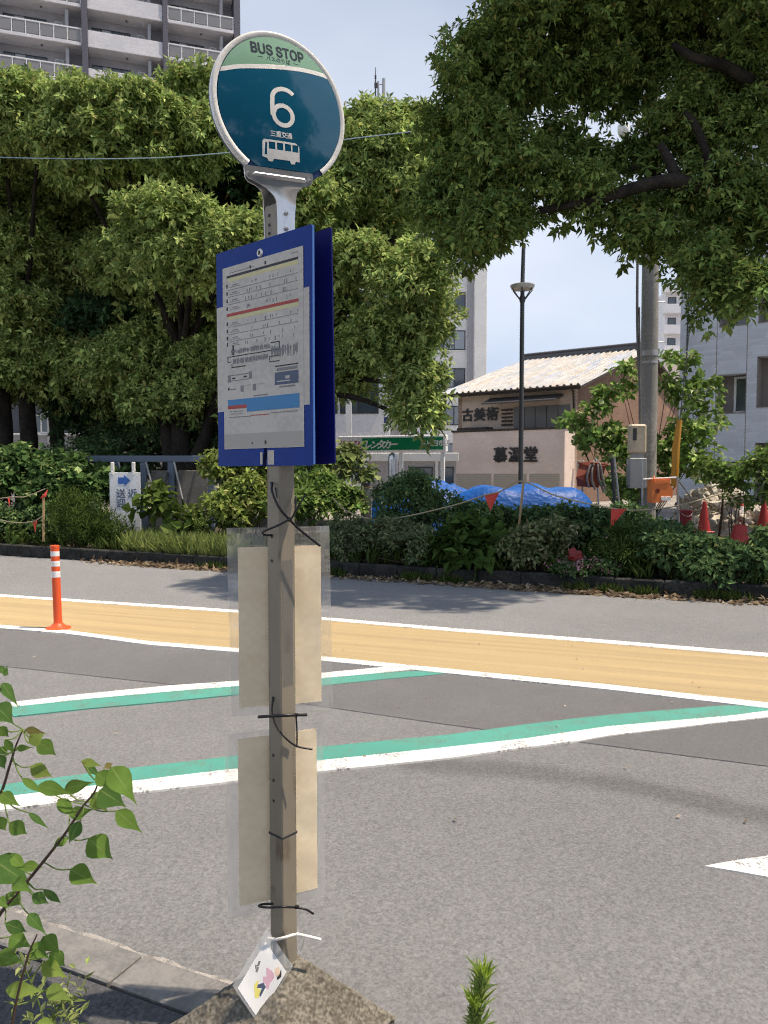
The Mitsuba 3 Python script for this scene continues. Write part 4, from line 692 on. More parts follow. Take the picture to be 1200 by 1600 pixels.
# ------------------------------------------------------------------ poles and wires
up = thing('utility_pole', 'thick concrete utility pole carrying two boxes, amid leafy bushes', 'utility pole')
PX = P(1012, 700, 16.0); pl_ = PX * [1, 1, 0]
part(up, 'shaft', tube([pl_, pl_ + [0, 0, 4], pl_ + [-.03, 0, 9.6]], [.185, .172, .150], 24), 'mat_pole', True)
zp = lambda y: P(1010, y, 15.9)[2]
part(up, 'clamp', cat([put(lathe([(.176, 0), (.19, 0), (.19, .11), (.176, .11)], 24), trimesh.transformations.translation_matrix(pl_ + [-.01, 0, zp(556)])), put(lathe([(.176, 0), (.185, 0), (.185, .05), (.176, .05)], 24), trimesh.transformations.translation_matrix(pl_ + [-.01, 0, zp(568)]))]), 'mat_galv')
for y, s in ((470, 1), (533, 1), (600, -1)): part(up, 'step', tube([pl_ + [.1 * s, 0, zp(y)], pl_ + [.30 * s, 0, zp(y)]], .010, 6), 'mat_galv')
part(up, 'conduit', cat([tube(spline([P(1000, 663, 15.75), P(999.5, 600, 15.75), P(996, 520, 15.8), P(996, 420, 15.85), P(998, 300, 15.9)], 5), .028, 8), tube(spline([P(1001, 663, 15.75), P(1000, 560, 15.75), P(999, 480, 15.8)], 4), .016, 6)]), 'mat_hose', True)
mb = part(up, 'meter_box', put(box(-.17, .17, -.10, .10, P(995, 709, 15.7)[2], P(995, 663, 15.7)[2], .035), trimesh.transformations.translation_matrix(P(995, 700, 15.7) * [1, 1, 0])), 'mat_meter_box', label='beige meter box with a dark window')
part(mb, 'glass', put(box(-.115, -.04, -.108, -.10, P(988, 688, 15.6)[2], P(988, 669, 15.6)[2]), trimesh.transformations.translation_matrix(P(995, 700, 15.7) * [1, 1, 0])), 'mat_frame_dark')
part(up, 'cabinet', put(cat([box(-.17, .17, -.12, .12, P(995, 763, 15.7)[2], P(995, 716, 15.7)[2], .012), box(-.11, .13, -.05, .05, P(995, 716, 15.7)[2], P(995, 709, 15.7)[2])]), trimesh.transformations.translation_matrix(P(995, 700, 15.7) * [1, 1, 0])), 'mat_cabinet', label='grey steel cabinet')
lh = P(974, 202, 15.5)
part(up, 'lamp', put(lathe([(0, -.14), (.08, -.13), (.11, -.05), (.11, .07), (.05, .13), (0, .14)], 20), trimesh.transformations.translation_matrix(lh)), 'mat_lamp_cover', True, 'white lamp head')
part(up, 'lamp_arm', tube(spline([lh + [0, 0, .12], lh + [.2, .1, .25], pl_ + [-.03, 0, lh[2] + .1]], 5), .025, 8), 'mat_galv', True)
sl_ = thing('street_lamp', 'slender dark street lamp with a flared shade in front of the antique shop', 'street lamp')
lo_ = P(814, 700, 22) * [1, 1, 0]; zl = lambda y: P(814, y, 22)[2]
part(sl_, 'post', tube([lo_, lo_ + [0, 0, zl(470)], lo_ + [0, 0, zl(444)], lo_ + [.02, 0, zl(385)], lo_ + [.02, 0, zl(380)]], [.072, .060, .060, .052, .02], 14), 'mat_lamp_post', True)
part(sl_, 'shade', put(lathe([(.06, zl(455)), (.30, zl(452)), (.345, zl(447)), (.345, zl(446)), (.30, zl(445)), (.06, zl(445))], 28), trimesh.transformations.translation_matrix(lo_)), 'mat_lantern', 35)
part(sl_, 'bracket', cat([tube([lo_ + [.31 * math.cos(a), .31 * math.sin(a), zl(452)], lo_ + [.065 * math.cos(a), .065 * math.sin(a), zl(469)]], .016, 6) for a in np.arange(6) * math.pi / 3 + .3]), 'mat_lamp_post')
part(sl_, 'collar', put(lathe([(.062, zl(473)), (.082, zl(471)), (.082, zl(464)), (.062, zl(462))], 14), trimesh.transformations.translation_matrix(lo_)), 'mat_lamp_post')
solo('overhead_wire', tube(spline([P(-500, 226, 19), P(-60, 244, 17.5), P(180, 248, 16.8), P(340, 240, 16.4), P(590, 212, 16.1), P(800, 187, 16.0), pl_ + [-.1, 0, P(1004, 160, 16)[2]]], 8), .0105, 6), 'mat_wire', 'thin pale blue wire crossing in front of the left trees', 'wire', smooth=True)

# ------------------------------------------------------------------ things in the planting bed and yard
def at(px, y, Y, mesh): return put(mesh, trimesh.transformations.translation_matrix(P(px, y, Y)))
ms_ = []
# blue steel fence
YF = 17.0
bf = thing('fence', 'blue grey steel frame fence with weathered panels behind the arrow sign', 'fence')
def fz(y): return P(250, y, YF)[2]
def fx(px): return P(px, 750, YF)[0]
MFn = frame([0, YF, 0], [1, 0, 0], [0, -1, 0])
part(bf, 'top_rail', put(box(fx(120), fx(345), fz(722), fz(712), -.06, .06, .01), MFn), 'mat_fence_blue')
for px in (135, 180, 225, 268, 330):
    part(bf, 'upright', put(box(fx(px) - .07, fx(px) + .07, 0.1, fz(722), -.05, .05, .01), MFn), 'mat_fence_blue')
for a, b in ((185, 200), (228, 243), (272, 285)): part(bf, 'brace', tube([P(a, 722, YF - .08), P(b, 780, YF - .25)], .022, 6), 'mat_galv')
for a, b in ((262, 248), (305, 292)): part(bf, 'brace', tube([P(a, 738, YF - .1), P(b, 790, YF - .3)], .03, 6), 'mat_frame_dark')
for a, b in ((232, 262), (272, 322)): part(bf, 'panel', put(box(fx(a), fx(b), .1, fz(735), -.20, -.16, .01), MFn), 'mat_panel')
# white arrow sign
YA = 15.2; Ms = frame([P(170, 700, YA)[0], YA, 0], unit([1, .05, 0]), unit([.05, -1, 0]))
sg = thing('arrow_sign', 'white board with a blue right arrow standing in the weeds', 'sign')
za = lambda y: P(190, y, YA)[2]
part(sg, 'board', put(box(0, .60, .35, za(738), -.02, 0, .004), Ms), 'mat_sign_board')
arw = Polygon([(.17, -.065), (.29, -.065), (.29, -.115), (.405, 0), (.29, .115), (.29, .065), (.17, .065)])
part(sg, 'arrow', put(prism(arw, .001, .006), Ms @ trimesh.transformations.translation_matrix((0, za(751), 0))), 'mat_arrow_blue', label='blue arrow pointing right')
part(sg, 'lettering', put(cat([put(kana('送迎', .19, .005, 1.0, .01, True), trimesh.transformations.translation_matrix((.125, za(776.5), .001))), put(kana('近', .19, .005, 1.0, .01, True), trimesh.transformations.translation_matrix((.35, za(776.5), .001)))]), Ms), 'mat_ink_navy', label='dark blue characters under the arrow')
for x in (.03, .44): part(sg, 'clip', put(cat([box(x, x + .06, za(738), za(722), -.05, .02, .012), box(x + .01, x + .05, za(742), za(736), -.03, .025, .008)]), Ms), 'mat_sign_white')
for x in (.06, .52): part(sg, 'leg', put(box(x, x + .03, 0, .40, -.04, -.01), Ms), 'mat_galv')
# pennant strings
def pennant(pts, mat='mat_flag'):
    v = np.array(pts, float); c = v.mean(0); v = np.vstack([v, c + [0, -.03, 0]]); m = trimesh.Trimesh(v, [[0, 1, 3], [1, 2, 3], [2, 0, 3]]); return m
FLG = 'red pennants on the construction rope'
def flag(pts, label): return solo('pennant', pennant([P(*p) for p in pts]), 'mat_flag', label, 'pennant')
flag([(757, 774, 11.3), (781, 768, 11.25), (766, 799, 11.2)], 'red triangular pennant hanging in front of the blue tarp')
flag([(955, 794, 10.5), (979, 795, 10.45), (954, 825, 10.4)], 'large red pennant hanging below the slanting posts')
flag([(75, 764, 13.8), (62, 779, 13.8), (72, 776, 13.7)], 'faded red pennant on top of the thin left stake')
flag([(51, 815, 13.8), (58, 813, 13.8), (55, 832, 13.75)], 'small faded pennant low on the left rope')
flag([(12, 777, 14.0), (16, 777, 14.0), (15, 793, 13.95)], 'small orange pennant at the far left edge')
solo('rope', cat([tube(spline([P(520, 778, 12.0), P(545, 800, 11.9), P(600, 812, 11.7), P(700, 792, 11.5), P(757, 774, 11.3), P(781, 768, 11.25), P(815, 752, 11.2), P(870, 775, 10.9), P(955, 794, 10.5), P(1000, 797, 10.6), P(1060, 790, 11.2), P(1130, 770, 12.0)], 6), .011, 5)]), 'mat_rope', 'thin rope with pennants sagging above the right hand bushes', 'rope', smooth=True)
solo('rope', cat([tube(spline([P(-40, 786, 14.2), P(14, 777, 14.0), P(40, 776, 13.9), P(70, 764, 13.8)], 5), .009, 5), tube(spline([P(-30, 806, 14.2), P(20, 816, 14.0), P(50, 815, 13.8), P(68, 806, 13.75)], 5), .009, 5)]), 'mat_rope', 'thin rope sagging between stakes at the far left', 'rope', smooth=True)
solo('stake', tube([P(68, 846, 13.8), P(68, 772, 13.8)], .022, 7), 'mat_bamboo', 'thin orange brown stake at the far left under a pennant', 'stake')
solo('stake', tube([P(805, 880, 11.4), P(818, 752, 11.4)], .018, 7), 'mat_bamboo', 'thin bamboo stake leaning in front of the street lamp', 'stake')
# blue tarpaulin over a long heap
def mound(cx, cy, lx, ly, h, n=70, m=34, seed=0, amp=.12, rot=0.0, pw=2.2):
    u, w = np.meshgrid(np.linspace(-1, 1, n), np.linspace(-1, 1, m)); r = np.sqrt(np.abs(u) ** 2.6 + np.abs(w) ** 2.4)
    z = h * np.clip(1 - r ** pw, -.25, 1); x = u * lx; y = w * ly
    p = np.stack([x + cx, y + cy, z], -1); fold = nz(np.stack([p[..., 0] * .8, p[..., 1] * .8, z * .3], -1), 3.2, amp, seed, 4) + .05 * np.sin(x * 7 + 3 * nz(p, .9, 1, seed + 2))
    z = np.maximum(z + fold * np.clip(1.2 - r, 0, 1), -.1) + .15; c, s = math.cos(rot), math.sin(rot)
    v = np.stack([cx + x * c - y * s, cy + x * s + y * c, z], -1).reshape(-1, 3)
    i, j = np.meshgrid(np.arange(m - 1), np.arange(n - 1), indexing='ij'); q = (i * n + j).ravel()
    return trimesh.Trimesh(v, np.vstack([np.stack([q, q + 1, q + n + 1], 1), np.stack([q, q + n + 1, q + n], 1)]))
tc = P(665, 760, 15.3); solo('tarpaulin', mound(tc[0], tc[1], 1.55, 1.0, P(640, 752, 15.3)[2] - .12, seed=3, rot=-.12, amp=.2, n=110, m=50), 'mat_tarp', 'crumpled sunlit blue tarpaulin over the taller heap on the left', 'tarpaulin', smooth=False)
tc = P(810, 765, 15.0); solo('tarpaulin', mound(tc[0], tc[1], 1.75, .8, P(800, 760, 15.0)[2] - .15, seed=8, amp=.06, pw=4.5), 'mat_tarp', 'smoother blue tarpaulin over the low heap behind the street lamp', 'tarpaulin', smooth=True)
# concrete post and steel bollard near the tarpaulin
cp = P(573, 800, 14.6); cpz = P(573, 763, 14.6)[2]
solo('concrete_post', put(box(-.095, .095, -.09, .09, 0.1, cpz, .012), trimesh.transformations.translation_matrix(cp * [1, 1, 0])), 'mat_kerb_near', 'short grey concrete post at the left end of the blue tarpaulin', 'post')
kp = cp * [1, 1, 0]; pt = thing('plant_pot', 'small pot on top of the grey concrete post', 'plant pot')
part(pt, 'bowl', put(lathe([(0, cpz), (.05, cpz), (.075, cpz + .10), (.062, cpz + .10), (.05, cpz + .06), (0, cpz + .06)], 14), trimesh.transformations.translation_matrix(kp)), 'mat_ink_black'); part(pt, 'saucer', put(lathe([(0, cpz + .001), (.1, cpz + .001), (.11, cpz + .025), (0, cpz + .02)], 14), trimesh.transformations.translation_matrix(kp)), 'mat_bamboo')
sp = P(614, 740, 19); sr = .118
solo('steel_bollard', put(lathe([(0, 0), (sr, 0), (sr, P(614, 718, 19)[2]), (sr * .96, P(614, 713, 19)[2]), (sr * .7, P(614, 709, 19)[2]), (sr * .3, P(614, 707, 19)[2]), (0, P(614, 706.5, 19)[2])], 24), trimesh.transformations.translation_matrix(sp * [1, 1, 0])), 'mat_steel', 'shiny round topped steel bollard below the rental sign', 'bollard', smooth=40)
# tub with hoses, slanting posts
YT = 15.4
tb = thing('tub', 'reddish brown plastic tub tipped on its side with grey hoses over it', 'tub')
tubpts = [P(905, 724, YT - .1), P(948, 727, YT - .1), P(902, 760, YT - .1), P(935, 762, YT - .1), P(900, 746, YT - .2), P(905, 724, YT + .5), P(948, 727, YT + .5), P(906, 758, YT + .4), P(934, 760, YT + .4), P(926, 720, YT + .2)]
part(tb, 'body', trimesh.convex.convex_hull(np.array(tubpts)), 'mat_tub', label='reddish brown shell of the tub')
part(tb, 'rim', tube([P(904, 723, YT - .12), P(926, 722.5, YT - .14), P(949, 726, YT - .12), P(949, 726, YT + .5), P(904, 723, YT + .5), P(904, 723, YT - .12)], .02, 6), 'mat_tub')
for i, pts in enumerate([[(930, 718, YT), (922, 728, YT - .15), (917, 745, YT - .2), (920, 762, YT - .2)], [(930, 717, YT), (925, 735, YT - .17), (925, 752, YT - .2), (930, 765, YT - .2)], [(930, 716, YT), (934, 728, YT - .15), (936, 748, YT - .2), (943, 768, YT - .2)], [(929, 717, YT), (938, 726, YT - .15), (941, 745, YT - .2), (946, 764, YT - .2)]]):
    part(tb, 'hose', tube(spline([P(*p) for p in pts], 5), .022, 7), 'mat_hose', True)
part(tb, 'stand', cat([tube([P(910, 758, YT + .1), P(908, 815, YT + .1)], .02, 6), tube([P(934, 760, YT + .1), P(936, 815, YT + .1)], .02, 6)]), 'mat_galv')
solo('slanting_post', tube([P(956, 716, 15.0), P(962, 800, 15.0)], .035, 8), 'mat_frame_dark', 'dark slanting post between the tub and the grey cabinet', 'post')
solo('slanting_post', tube([P(960, 714, 14.9), P(969, 800, 14.9)], .018, 8), 'mat_galv', 'thin pale slanting pole just right of the dark slanting post', 'post')
# rail with the orange case
YR = 14.6
rl = thing('rail', 'pale steel pipe rail in front of the utility pole', 'rail')
part(rl, 'post', tube([P(1004, 802, YR), P(1003, 718, YR)], .022, 8), 'mat_galv'); part(rl, 'post', tube([P(1061, 845, YR), P(1058, 744, YR)], .024, 8), 'mat_galv')
part(rl, 'bar', tube([P(1003, 749, YR), P(1059, 746, YR)], .017, 8), 'mat_white_rail'); part(rl, 'brace', tube([P(1058, 748, YR), P(1080, 778, YR + .3)], .014, 6), 'mat_galv')
oc = thing('orange_case', 'bright orange plastic case hanging on the steel rail', 'case')
Mo = frame(P(1017, 786, YR - .05), unit([1, .12, 0]), unit([.12, -1, 0])); s_ = YR / F
shape = Polygon([(0, 0), (18 * s_, 1.5 * s_), (20 * s_, 5 * s_), (33 * s_, 8 * s_), (34 * s_, 20 * s_), (29 * s_, 28 * s_), (29 * s_, 39 * s_), (0, 38 * s_)]).buffer(-.012).buffer(.012)
part(oc, 'shell', put(prism(shape, -.16, .05), Mo), 'mat_orange_case', label='orange shell')
part(oc, 'cover', put(prism(Polygon([(2 * s_, 30 * s_), (27 * s_, 31 * s_), (27 * s_, 36 * s_), (2 * s_, 35.5 * s_)]), .05, .065), Mo), 'mat_orange_case')
part(oc, 'cap', put(lathe([(0, .05), (.035, .05), (.045, .07), (.03, .07), (.026, .055), (0, .055)], 18), Mo @ trimesh.transformations.translation_matrix((8 * s_, 19 * s_, 0))), 'mat_tub')
part(oc, 'plate', put(box(14 * s_, 30 * s_, 4 * s_, 10 * s_, .05, .066, .004), Mo), 'mat_sign_board'); part(oc, 'hook', tube([P(1022, 749, YR - .07), P(1022, 744, YR), P(1022, 749, YR + .06)], .012, 6), 'mat_orange_case')
solo('pole_guard', tube([P(1054, 760, 15.6), P(1056, 700, 15.6), P(1062, 656, 15.6)], [.07, .075, .05], 12), 'mat_yellow_guard', 'yellow guard tube on a stay wire right of the utility pole', 'guard tube', smooth=True)
solo('stay_wire', tube([P(1062, 660, 15.6), P(1085, 440, 16.5), P(1110, 200, 17.2)], .010, 6), 'mat_frame_dark', 'thin dark stay wire rising above the yellow guard tube', 'wire')
# cones and buckets
def cone(px, ytop, ybot, Y, name, label, top=1.0, tilt=(0, 0), bands=()):
    b = P(px, ybot, Y); h = P(px, ytop, Y)[2] - b[2]; key = thing(name, label, 'traffic cone'); r0 = .165 if top < 1 else .125
    M = trimesh.transformations.translation_matrix(b) @ trimesh.transformations.rotation_matrix(tilt[0], (0, 1, 0)) @ trimesh.transformations.rotation_matrix(tilt[1], (1, 0, 0))
    H = h / top; rr = lambda z: r0 + (.032 - r0) * z / H
    part(key, 'body', put(lathe([(r0 - .01, .03), (r0, .03), (rr(h), h), (rr(h) - .01, h), (rr(h) - .012, h - .02)] if top < 1 else [(r0, .03), (rr(h - .01), h - .01), (.02, h), (0, h)], 22), M), 'mat_cone', 35)
    part(key, 'foot', put(box(-r0 - .03, r0 + .03, -r0 - .03, r0 + .03, 0, .03, .01), M), 'mat_cone')
    for a, c in bands: part(key, 'band', put(lathe([(rr(a * H), a * H), (rr(a * H) + .004, a * H), (rr(c * H) + .004, c * H), (rr(c * H), c * H)], 22), M), 'mat_reflector')
cone(1100, 783, 832, 15.0, 'traffic_cone', 'upright red traffic cone in front of the rubble heap', bands=())
cone(1154, 820, 852, 12.6, 'traffic_cone', 'broken off lower half of a red traffic cone, cracked and tilted', top=.55, tilt=(.06, .05))
cone(1157, 782, 818, 16.2, 'traffic_cone', 'red and white banded traffic cone half hidden in the rubble', bands=((.45, .75),))
cone(1193, 780, 826, 15.6, 'traffic_cone', 'dull red traffic cone at the right edge of the picture')
bq = P(1071, 826, 14.4); bk = thing('bucket', 'dark red bucket standing beside the steel rail', 'bucket')
part(bk, 'body', put(lathe([(0, .02), (.085, .0), (.115, .33), (.125, .33), (.125, .345), (.108, .345), (.08, .03), (0, .03)], 20), trimesh.transformations.translation_matrix(bq)), 'mat_bucket', 35)
part(bk, 'handle', put(tube(spline([(-.118, 0, .33), (-.06, -.10, .25), (.06, -.10, .25), (.118, 0, .33)], 5), .005, 6), trimesh.transformations.translation_matrix(bq)), 'mat_galv')
def crumple(m):
    v = np.array(m.vertices); v[:, 2] += nz(v, 14, .05, 3); v[:, :2] *= (1 + nz(v, 18, .45, 5))[:, None]; m.vertices = v; return m
rb_ = P(897, 874, 10.0); solo('red_bag', put(crumple(subdiv(box(-.09, .09, -.06, .06, 0, .15, .03), .02)), trimesh.transformations.translation_matrix(rb_ + [0, 0, -.02]) @ trimesh.transformations.rotation_matrix(.25, (0, 1, 0))), 'mat_bucket', 'small red plastic bag at the front of the bed above pink flowers', 'bag', smooth=50)
# rubble heap
rng = np.random.default_rng(5)
rc = []
for k in range(800):
    px = 1062 + 150 * rng.random(); prof = 832 - (70 if 1075 < px < 1130 else 58) * (0.35 + .65 * math.exp(-((px - 1120) / 75) ** 2)) * rng.random() ** .6
    Y = 15.4 + 1.8 * rng.random() + (832 - prof) * .02; s = .035 + .10 * rng.random() ** 2.5
    m = trimesh.creation.icosphere(0, 1.0); v = np.array(m.vertices) * (1 + .35 * rng.normal(size=(12, 1))) * s * [1.2, 1, .8]; m.vertices = v
    rc.append(put(m, trimesh.transformations.translation_matrix(P(px, prof, Y)) @ trimesh.transformations.random_rotation_matrix(rng.random(3))))
solo('rubble_heap', cat(rc), 'mat_rubble', 'pale heap of broken rubble behind the cones', 'rubble', kind='stuff')
hp = mound(P(1130, 800, 16.8)[0], 16.8, 1.5, .9, P(1110, 785, 16.8)[2] - .3, seed=4, amp=.1); structure('rubble_bank', hp, 'mat_rubble', 'bank of pale earth under the rubble')
for c in (1090, 1120, 1152): 
    s = P(c, 775 + 12 * rng.random(), 16.0); solo('concrete_lump', put(trimesh.convex.convex_hull(rng.normal(size=(14, 3)) * [.16, .12, .07]), trimesh.transformations.translation_matrix(s)), 'mat_rubble', {1090: 'leftmost large pale slab lying on top of the rubble heap', 1120: 'middle pale slab lying on top of the rubble heap', 1152: 'rightmost large pale slab lying on top of the rubble heap'}[c], 'concrete lump')
# ------------------------------------------------------------------ vegetation
def rot_rand(rng, n): return unit(rng.normal(size=(n, 3)))
def leaf_mesh(p, axis, nrm, L, W, col, fold=0.18, droop=0.12):
    axis = unit(axis); side = unit(np.cross(nrm, axis)); nr = np.cross(axis, side)
    L = np.broadcast_to(L, (len(p),))[:, None]; W = np.broadcast_to(W, (len(p),))[:, None]
    b = p; tip = p + axis * L - nr * L * droop; m = p + axis * L * .42
    l = m + side * W * .5 + nr * W * fold; r = m - side * W * .5 + nr * W * fold
    v = np.stack([b, r, tip, l], 1).reshape(-1, 3); k = np.arange(len(p))[:, None] * 4
    f = np.hstack([k + [[0, 1, 2]], k + [[0, 2, 3]]]).reshape(-1, 3)
    return v, f, np.repeat(col, 4, 0)
def palette(rng, n, a, b, c=None, pc=0.0, jit=0.18):
    t = rng.random((n, 1)) ** 1.2; col = np.array(a) * (1 - t) + np.array(b) * t
    if c is not None: q = rng.random(n) < pc; col[q] = np.array(c)
    return np.clip(col * (1 + jit * rng.normal(size=(n, 1))), .004, .9)
class Foliage:
    def __init__(s): s.v, s.f, s.c, s.n = [], [], [], 0
    def add(s, v, f, c): s.v.append(v); s.f.append(f + s.n); s.c.append(c); s.n += len(v)
    def done(s): return trimesh.Trimesh(np.vstack(s.v), np.vstack(s.f), process=False), np.vstack(s.c)
def sprays(fo, rng, c, r, n, L, W, cols, per=6, hang=0.25, up=1.0, squash=0.75, twig=None):
    """n twigs of `per` leaves each on and inside a clump of radius r round c"""
    d = rot_rand(rng, n); d[:, 2] = np.abs(d[:, 2]) * np.where(rng.random(n) < .78, 1, -1); d = unit(d)
    p = c + d * (r * (.55 + .45 * rng.random((n, 1)) ** .5)) * [1, 1, squash]
    ax = unit(d * .75 + rng.normal(size=(n, 3)) * .35 + [0, 0, .45 - hang]); tl = twig or 1.1 * L
    s1 = unit(np.cross(ax, rng.normal(size=(n, 3)))); s2 = np.cross(ax, s1)
    i = np.tile(np.arange(per), n); k = np.repeat(np.arange(n), per); N = n * per; a = i * 2.4 + 6.28 * rng.random(n)[k] + .3 * rng.normal(size=N); fr = (i / per)[:, None]
    rad = np.cos(a)[:, None] * s1[k] + np.sin(a)[:, None] * s2[k]; ta = .25 + .6 * fr
    q = p[k] + ax[k] * fr * tl + rad * L * .08
    la = unit(rad * (1.15 - .5 * fr) + ax[k] * ta + [0, 0, -hang] + rng.normal(size=(N, 3)) * .22)
    nr = unit(ax[k] * .8 + [0, 0, up * .55] + rad * .15 + rng.normal(size=(N, 3)) * .20); tone = (1 + .22 * rng.normal(size=n)).clip(.5, 1.6)[k][:, None]
    fo.add(*leaf_mesh(q, la, nr, L * (.7 + .6 * rng.random(N)), W * (.7 + .6 * rng.random(N)), palette(rng, N, *cols) * tone))
def crown(fo, rng, subs, rc, n, L, W, cols, fill=1.25, back=0.45, core=0.0, **kw):
    for (c, rx, ry, rz, dens) in subs:
        area = 4 * math.pi * (((rx * ry) ** 1.6 + (rx * rz) ** 1.6 + (ry * rz) ** 1.6) / 3) ** (1 / 1.6)
        k = max(3, int(area / (math.pi * rc ** 2) * fill * dens)); d = rot_rand(rng, k); d[:, 2] = np.where(rng.random(k) < .72, np.abs(d[:, 2]), d[:, 2])
        keep = (d[:, 1] < .35) | (rng.random(k) < back); d = d[keep]
        cc = c + d * np.array([rx, ry, rz]) * (.72 + .3 * rng.random((len(d), 1)))
        for q in cc: sprays(fo, rng, q, rc * (.65 + .7 * rng.random()), n, L, W, cols, **kw)
        if core:                                               # the dense inside of the crown
            kc = max(6, int(k * core)); cd = rot_rand(rng, kc) * rng.random((kc, 1)) ** .4 * .62 * np.array([rx, ry, rz]) + c
            for q in cd: sprays(fo, rng, q, rc * 1.15, max(6, n // 3), L * 1.45, W * 1.5, cols, **kw)
def sub(px, py, Y, rpx, rpy, dens=1.0, ry=None):
    s = Y / F; return (P(px, py, Y), rpx * s, ry or .9 * rpx * s, rpy * s, dens)
CAM = ((0.185, 0.285, 0.095), (0.50, 0.575, 0.205), (0.40, 0.36, 0.15), 0.012)
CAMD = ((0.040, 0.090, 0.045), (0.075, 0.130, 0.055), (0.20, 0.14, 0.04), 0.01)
def limb(pts, r0, r1, k=6, sides=9, seed=0):
    s = spline(pts, k); t = np.linspace(0, 1, len(s)); s = s + nz(s, .9, .06, seed)[:, None] * np.array([1, .6, .4]); return tube(s, r0 + (r1 - r0) * t ** .8, sides)
def tree(label, base, trunk_px, subs, group, seed, cols=CAM, r0=.28, trunk_top=5.0, nlimb=14, L=.150, W=.075, rc=.46, n=36, per=8, fill=1.75, core=.5, extra=(), **kw):
    rng = np.random.default_rng(seed); key = thing('camphor_tree', label, 'tree', group)
    b = np.array([P(trunk_px, 700, base)[0], base, -.05]); fork = b + [rng.normal(0, .25), 0, trunk_top]
    part(key, 'trunk', limb([b, b * .5 + fork * .5 + [rng.normal(0, .15), 0, 0], fork], r0 * 1.15, r0 * .7, 5, 14, seed), 'mat_bark', True)
    for s in (subs[:nlimb] if nlimb > 4 else subs[-nlimb:]):
        t = s[0]; m = fork * .55 + t * .45 + [0, 0, -.25 * abs(t[2] - fork[2]) * .3]
        part(key, 'limb', limb([fork - [0, 0, .6 * rng.random()], m, t], r0 * .42, .035, 5, 8, seed), 'mat_bark', True)
    for e in extra: part(key, 'limb', limb(*e), 'mat_bark', True)
    fo = Foliage(); crown(fo, rng, subs, rc, n, L, W, cols, per=per, fill=fill, core=core, **kw); m, c = fo.done()
    part(key, 'crown', m, 'mat_leaf', False, kind='stuff', color=c); return key
GT = None
tree('large camphor tree at the far left with a bright domed top and two dark trunks', 22, 35, [sub(40, 214, 21.8, 120, 36), sub(5, 196, 18.8, 110, 48), sub(60, 205, 18.5, 80, 46), sub(-70, 250, 19, 90, 60), sub(-60, 340, 23, 120, 120), sub(75, 350, 23, 110, 105), sub(30, 500, 23.5, 110, 100), sub(15, 400, 20.8, 70, 60), sub(35, 500, 21, 60, 50), sub(85, 575, 21.4, 60, 36), sub(5, 590, 21.2, 50, 26), sub(85, 595, 23, 85, 46), sub(-40, 600, 23, 80, 56), sub(200, 640, 23.5, 70, 40)], GT, 1, r0=.27, extra=[([P(10, 735, 22.5), P(8, 660, 22.4), P(2, 560, 22)], .27, .15)])
tree('camphor tree whose broad sunlit top stands left of the bus stop disc', 20.5, 285, [sub(200, 220, 21.6, 120, 36), sub(320, 200, 22, 70, 36), sub(185, 206, 18.4, 100, 44), sub(150, 235, 18.0, 90, 34), sub(305, 158, 19, 36, 30), sub(120, 268, 18.8, 60, 26), sub(290, 235, 18.6, 70, 40), sub(270, 350, 17.2, 66, 36), sub(370, 392, 17.2, 54, 36), sub(215, 402, 17.8, 34, 22), sub(300, 415, 17.2, 60, 30), sub(225, 440, 20.8, 95, 70), sub(330, 490, 20.4, 90, 76), sub(140, 480, 23, 90, 90), sub(250, 580, 21.8, 115, 62), sub(370, 590, 21.4, 80, 66), sub(195, 570, 20.4, 56, 40), sub(275, 630, 20.3, 66, 34), sub(340, 575, 20.2, 50, 40), sub(385, 640, 20.4, 46, 36)], GT, 2, r0=.30,
     extra=[([P(330, 745, 20.8), P(325, 660, 20.6), P(340, 540, 20)], .24, .14), ([P(265, 740, 20.4), P(258, 660, 20.4), P(235, 560, 20)], .20, .12), ([P(285, 760, 20.5), P(320, 680, 20.2), P(360, 560, 19.6)], .22, .1)])
tree('camphor tree right of the bus stop boards with a long drooping clump', 20, 455, [sub(565, 208, 19.6, 46, 24), sub(640, 222, 19.5, 46, 30), sub(600, 250, 19.3, 60, 34), sub(480, 255, 20.0, 60, 60), sub(480, 340, 18.7, 68, 46), sub(560, 310, 19.4, 66, 44), sub(645, 320, 19.4, 58, 52), sub(560, 418, 18.1, 48, 32), sub(636, 446, 17.6, 54, 40), sub(614, 532, 18.4, 66, 40), sub(665, 500, 18.6, 26, 40), sub(550, 530, 19.6, 62, 50), sub(650, 604, 18.2, 36, 44), sub(650, 660, 17.9, 20, 26), sub(560, 580, 19.6, 50, 36), sub(440, 440, 20.4, 80, 76), sub(470, 580, 20.6, 70, 66)], GT, 3, r0=.28, trunk_top=4.2)
low = [sub(165, 640, 24, 80, 46, 1.3), sub(290, 640, 23.5, 90, 52, 1.3), sub(400, 640, 23.5, 80, 56, 1.3), sub(330, 560, 23.5, 90, 50, 1.2), sub(220, 690, 24.5, 60, 30, 1.3), sub(340, 700, 24.5, 90, 30, 1.3)]
rb = [sub(100, 320, 25.5, 190, 130, 1.3), sub(320, 340, 25.5, 150, 140, 1.3), sub(510, 360, 25, 165, 140, 1.3), sub(250, 560, 25, 230, 90, 1.4), sub(480, 520, 25, 80, 60, 1.3), sub(30, 470, 26, 150, 100, 1.4), sub(590, 340, 24.5, 60, 80, 1.2)]
tree('darker camphor tree filling the gap behind the two left hand camphors', 26, 95, [rb[0], rb[1], rb[5], rb[3]] + low[:2] + low[4:5], GT, 4, cols=CAMD, r0=.26, L=.22, W=.11, rc=.85, n=44, back=.15, per=8, core=.25, fill=1.35)
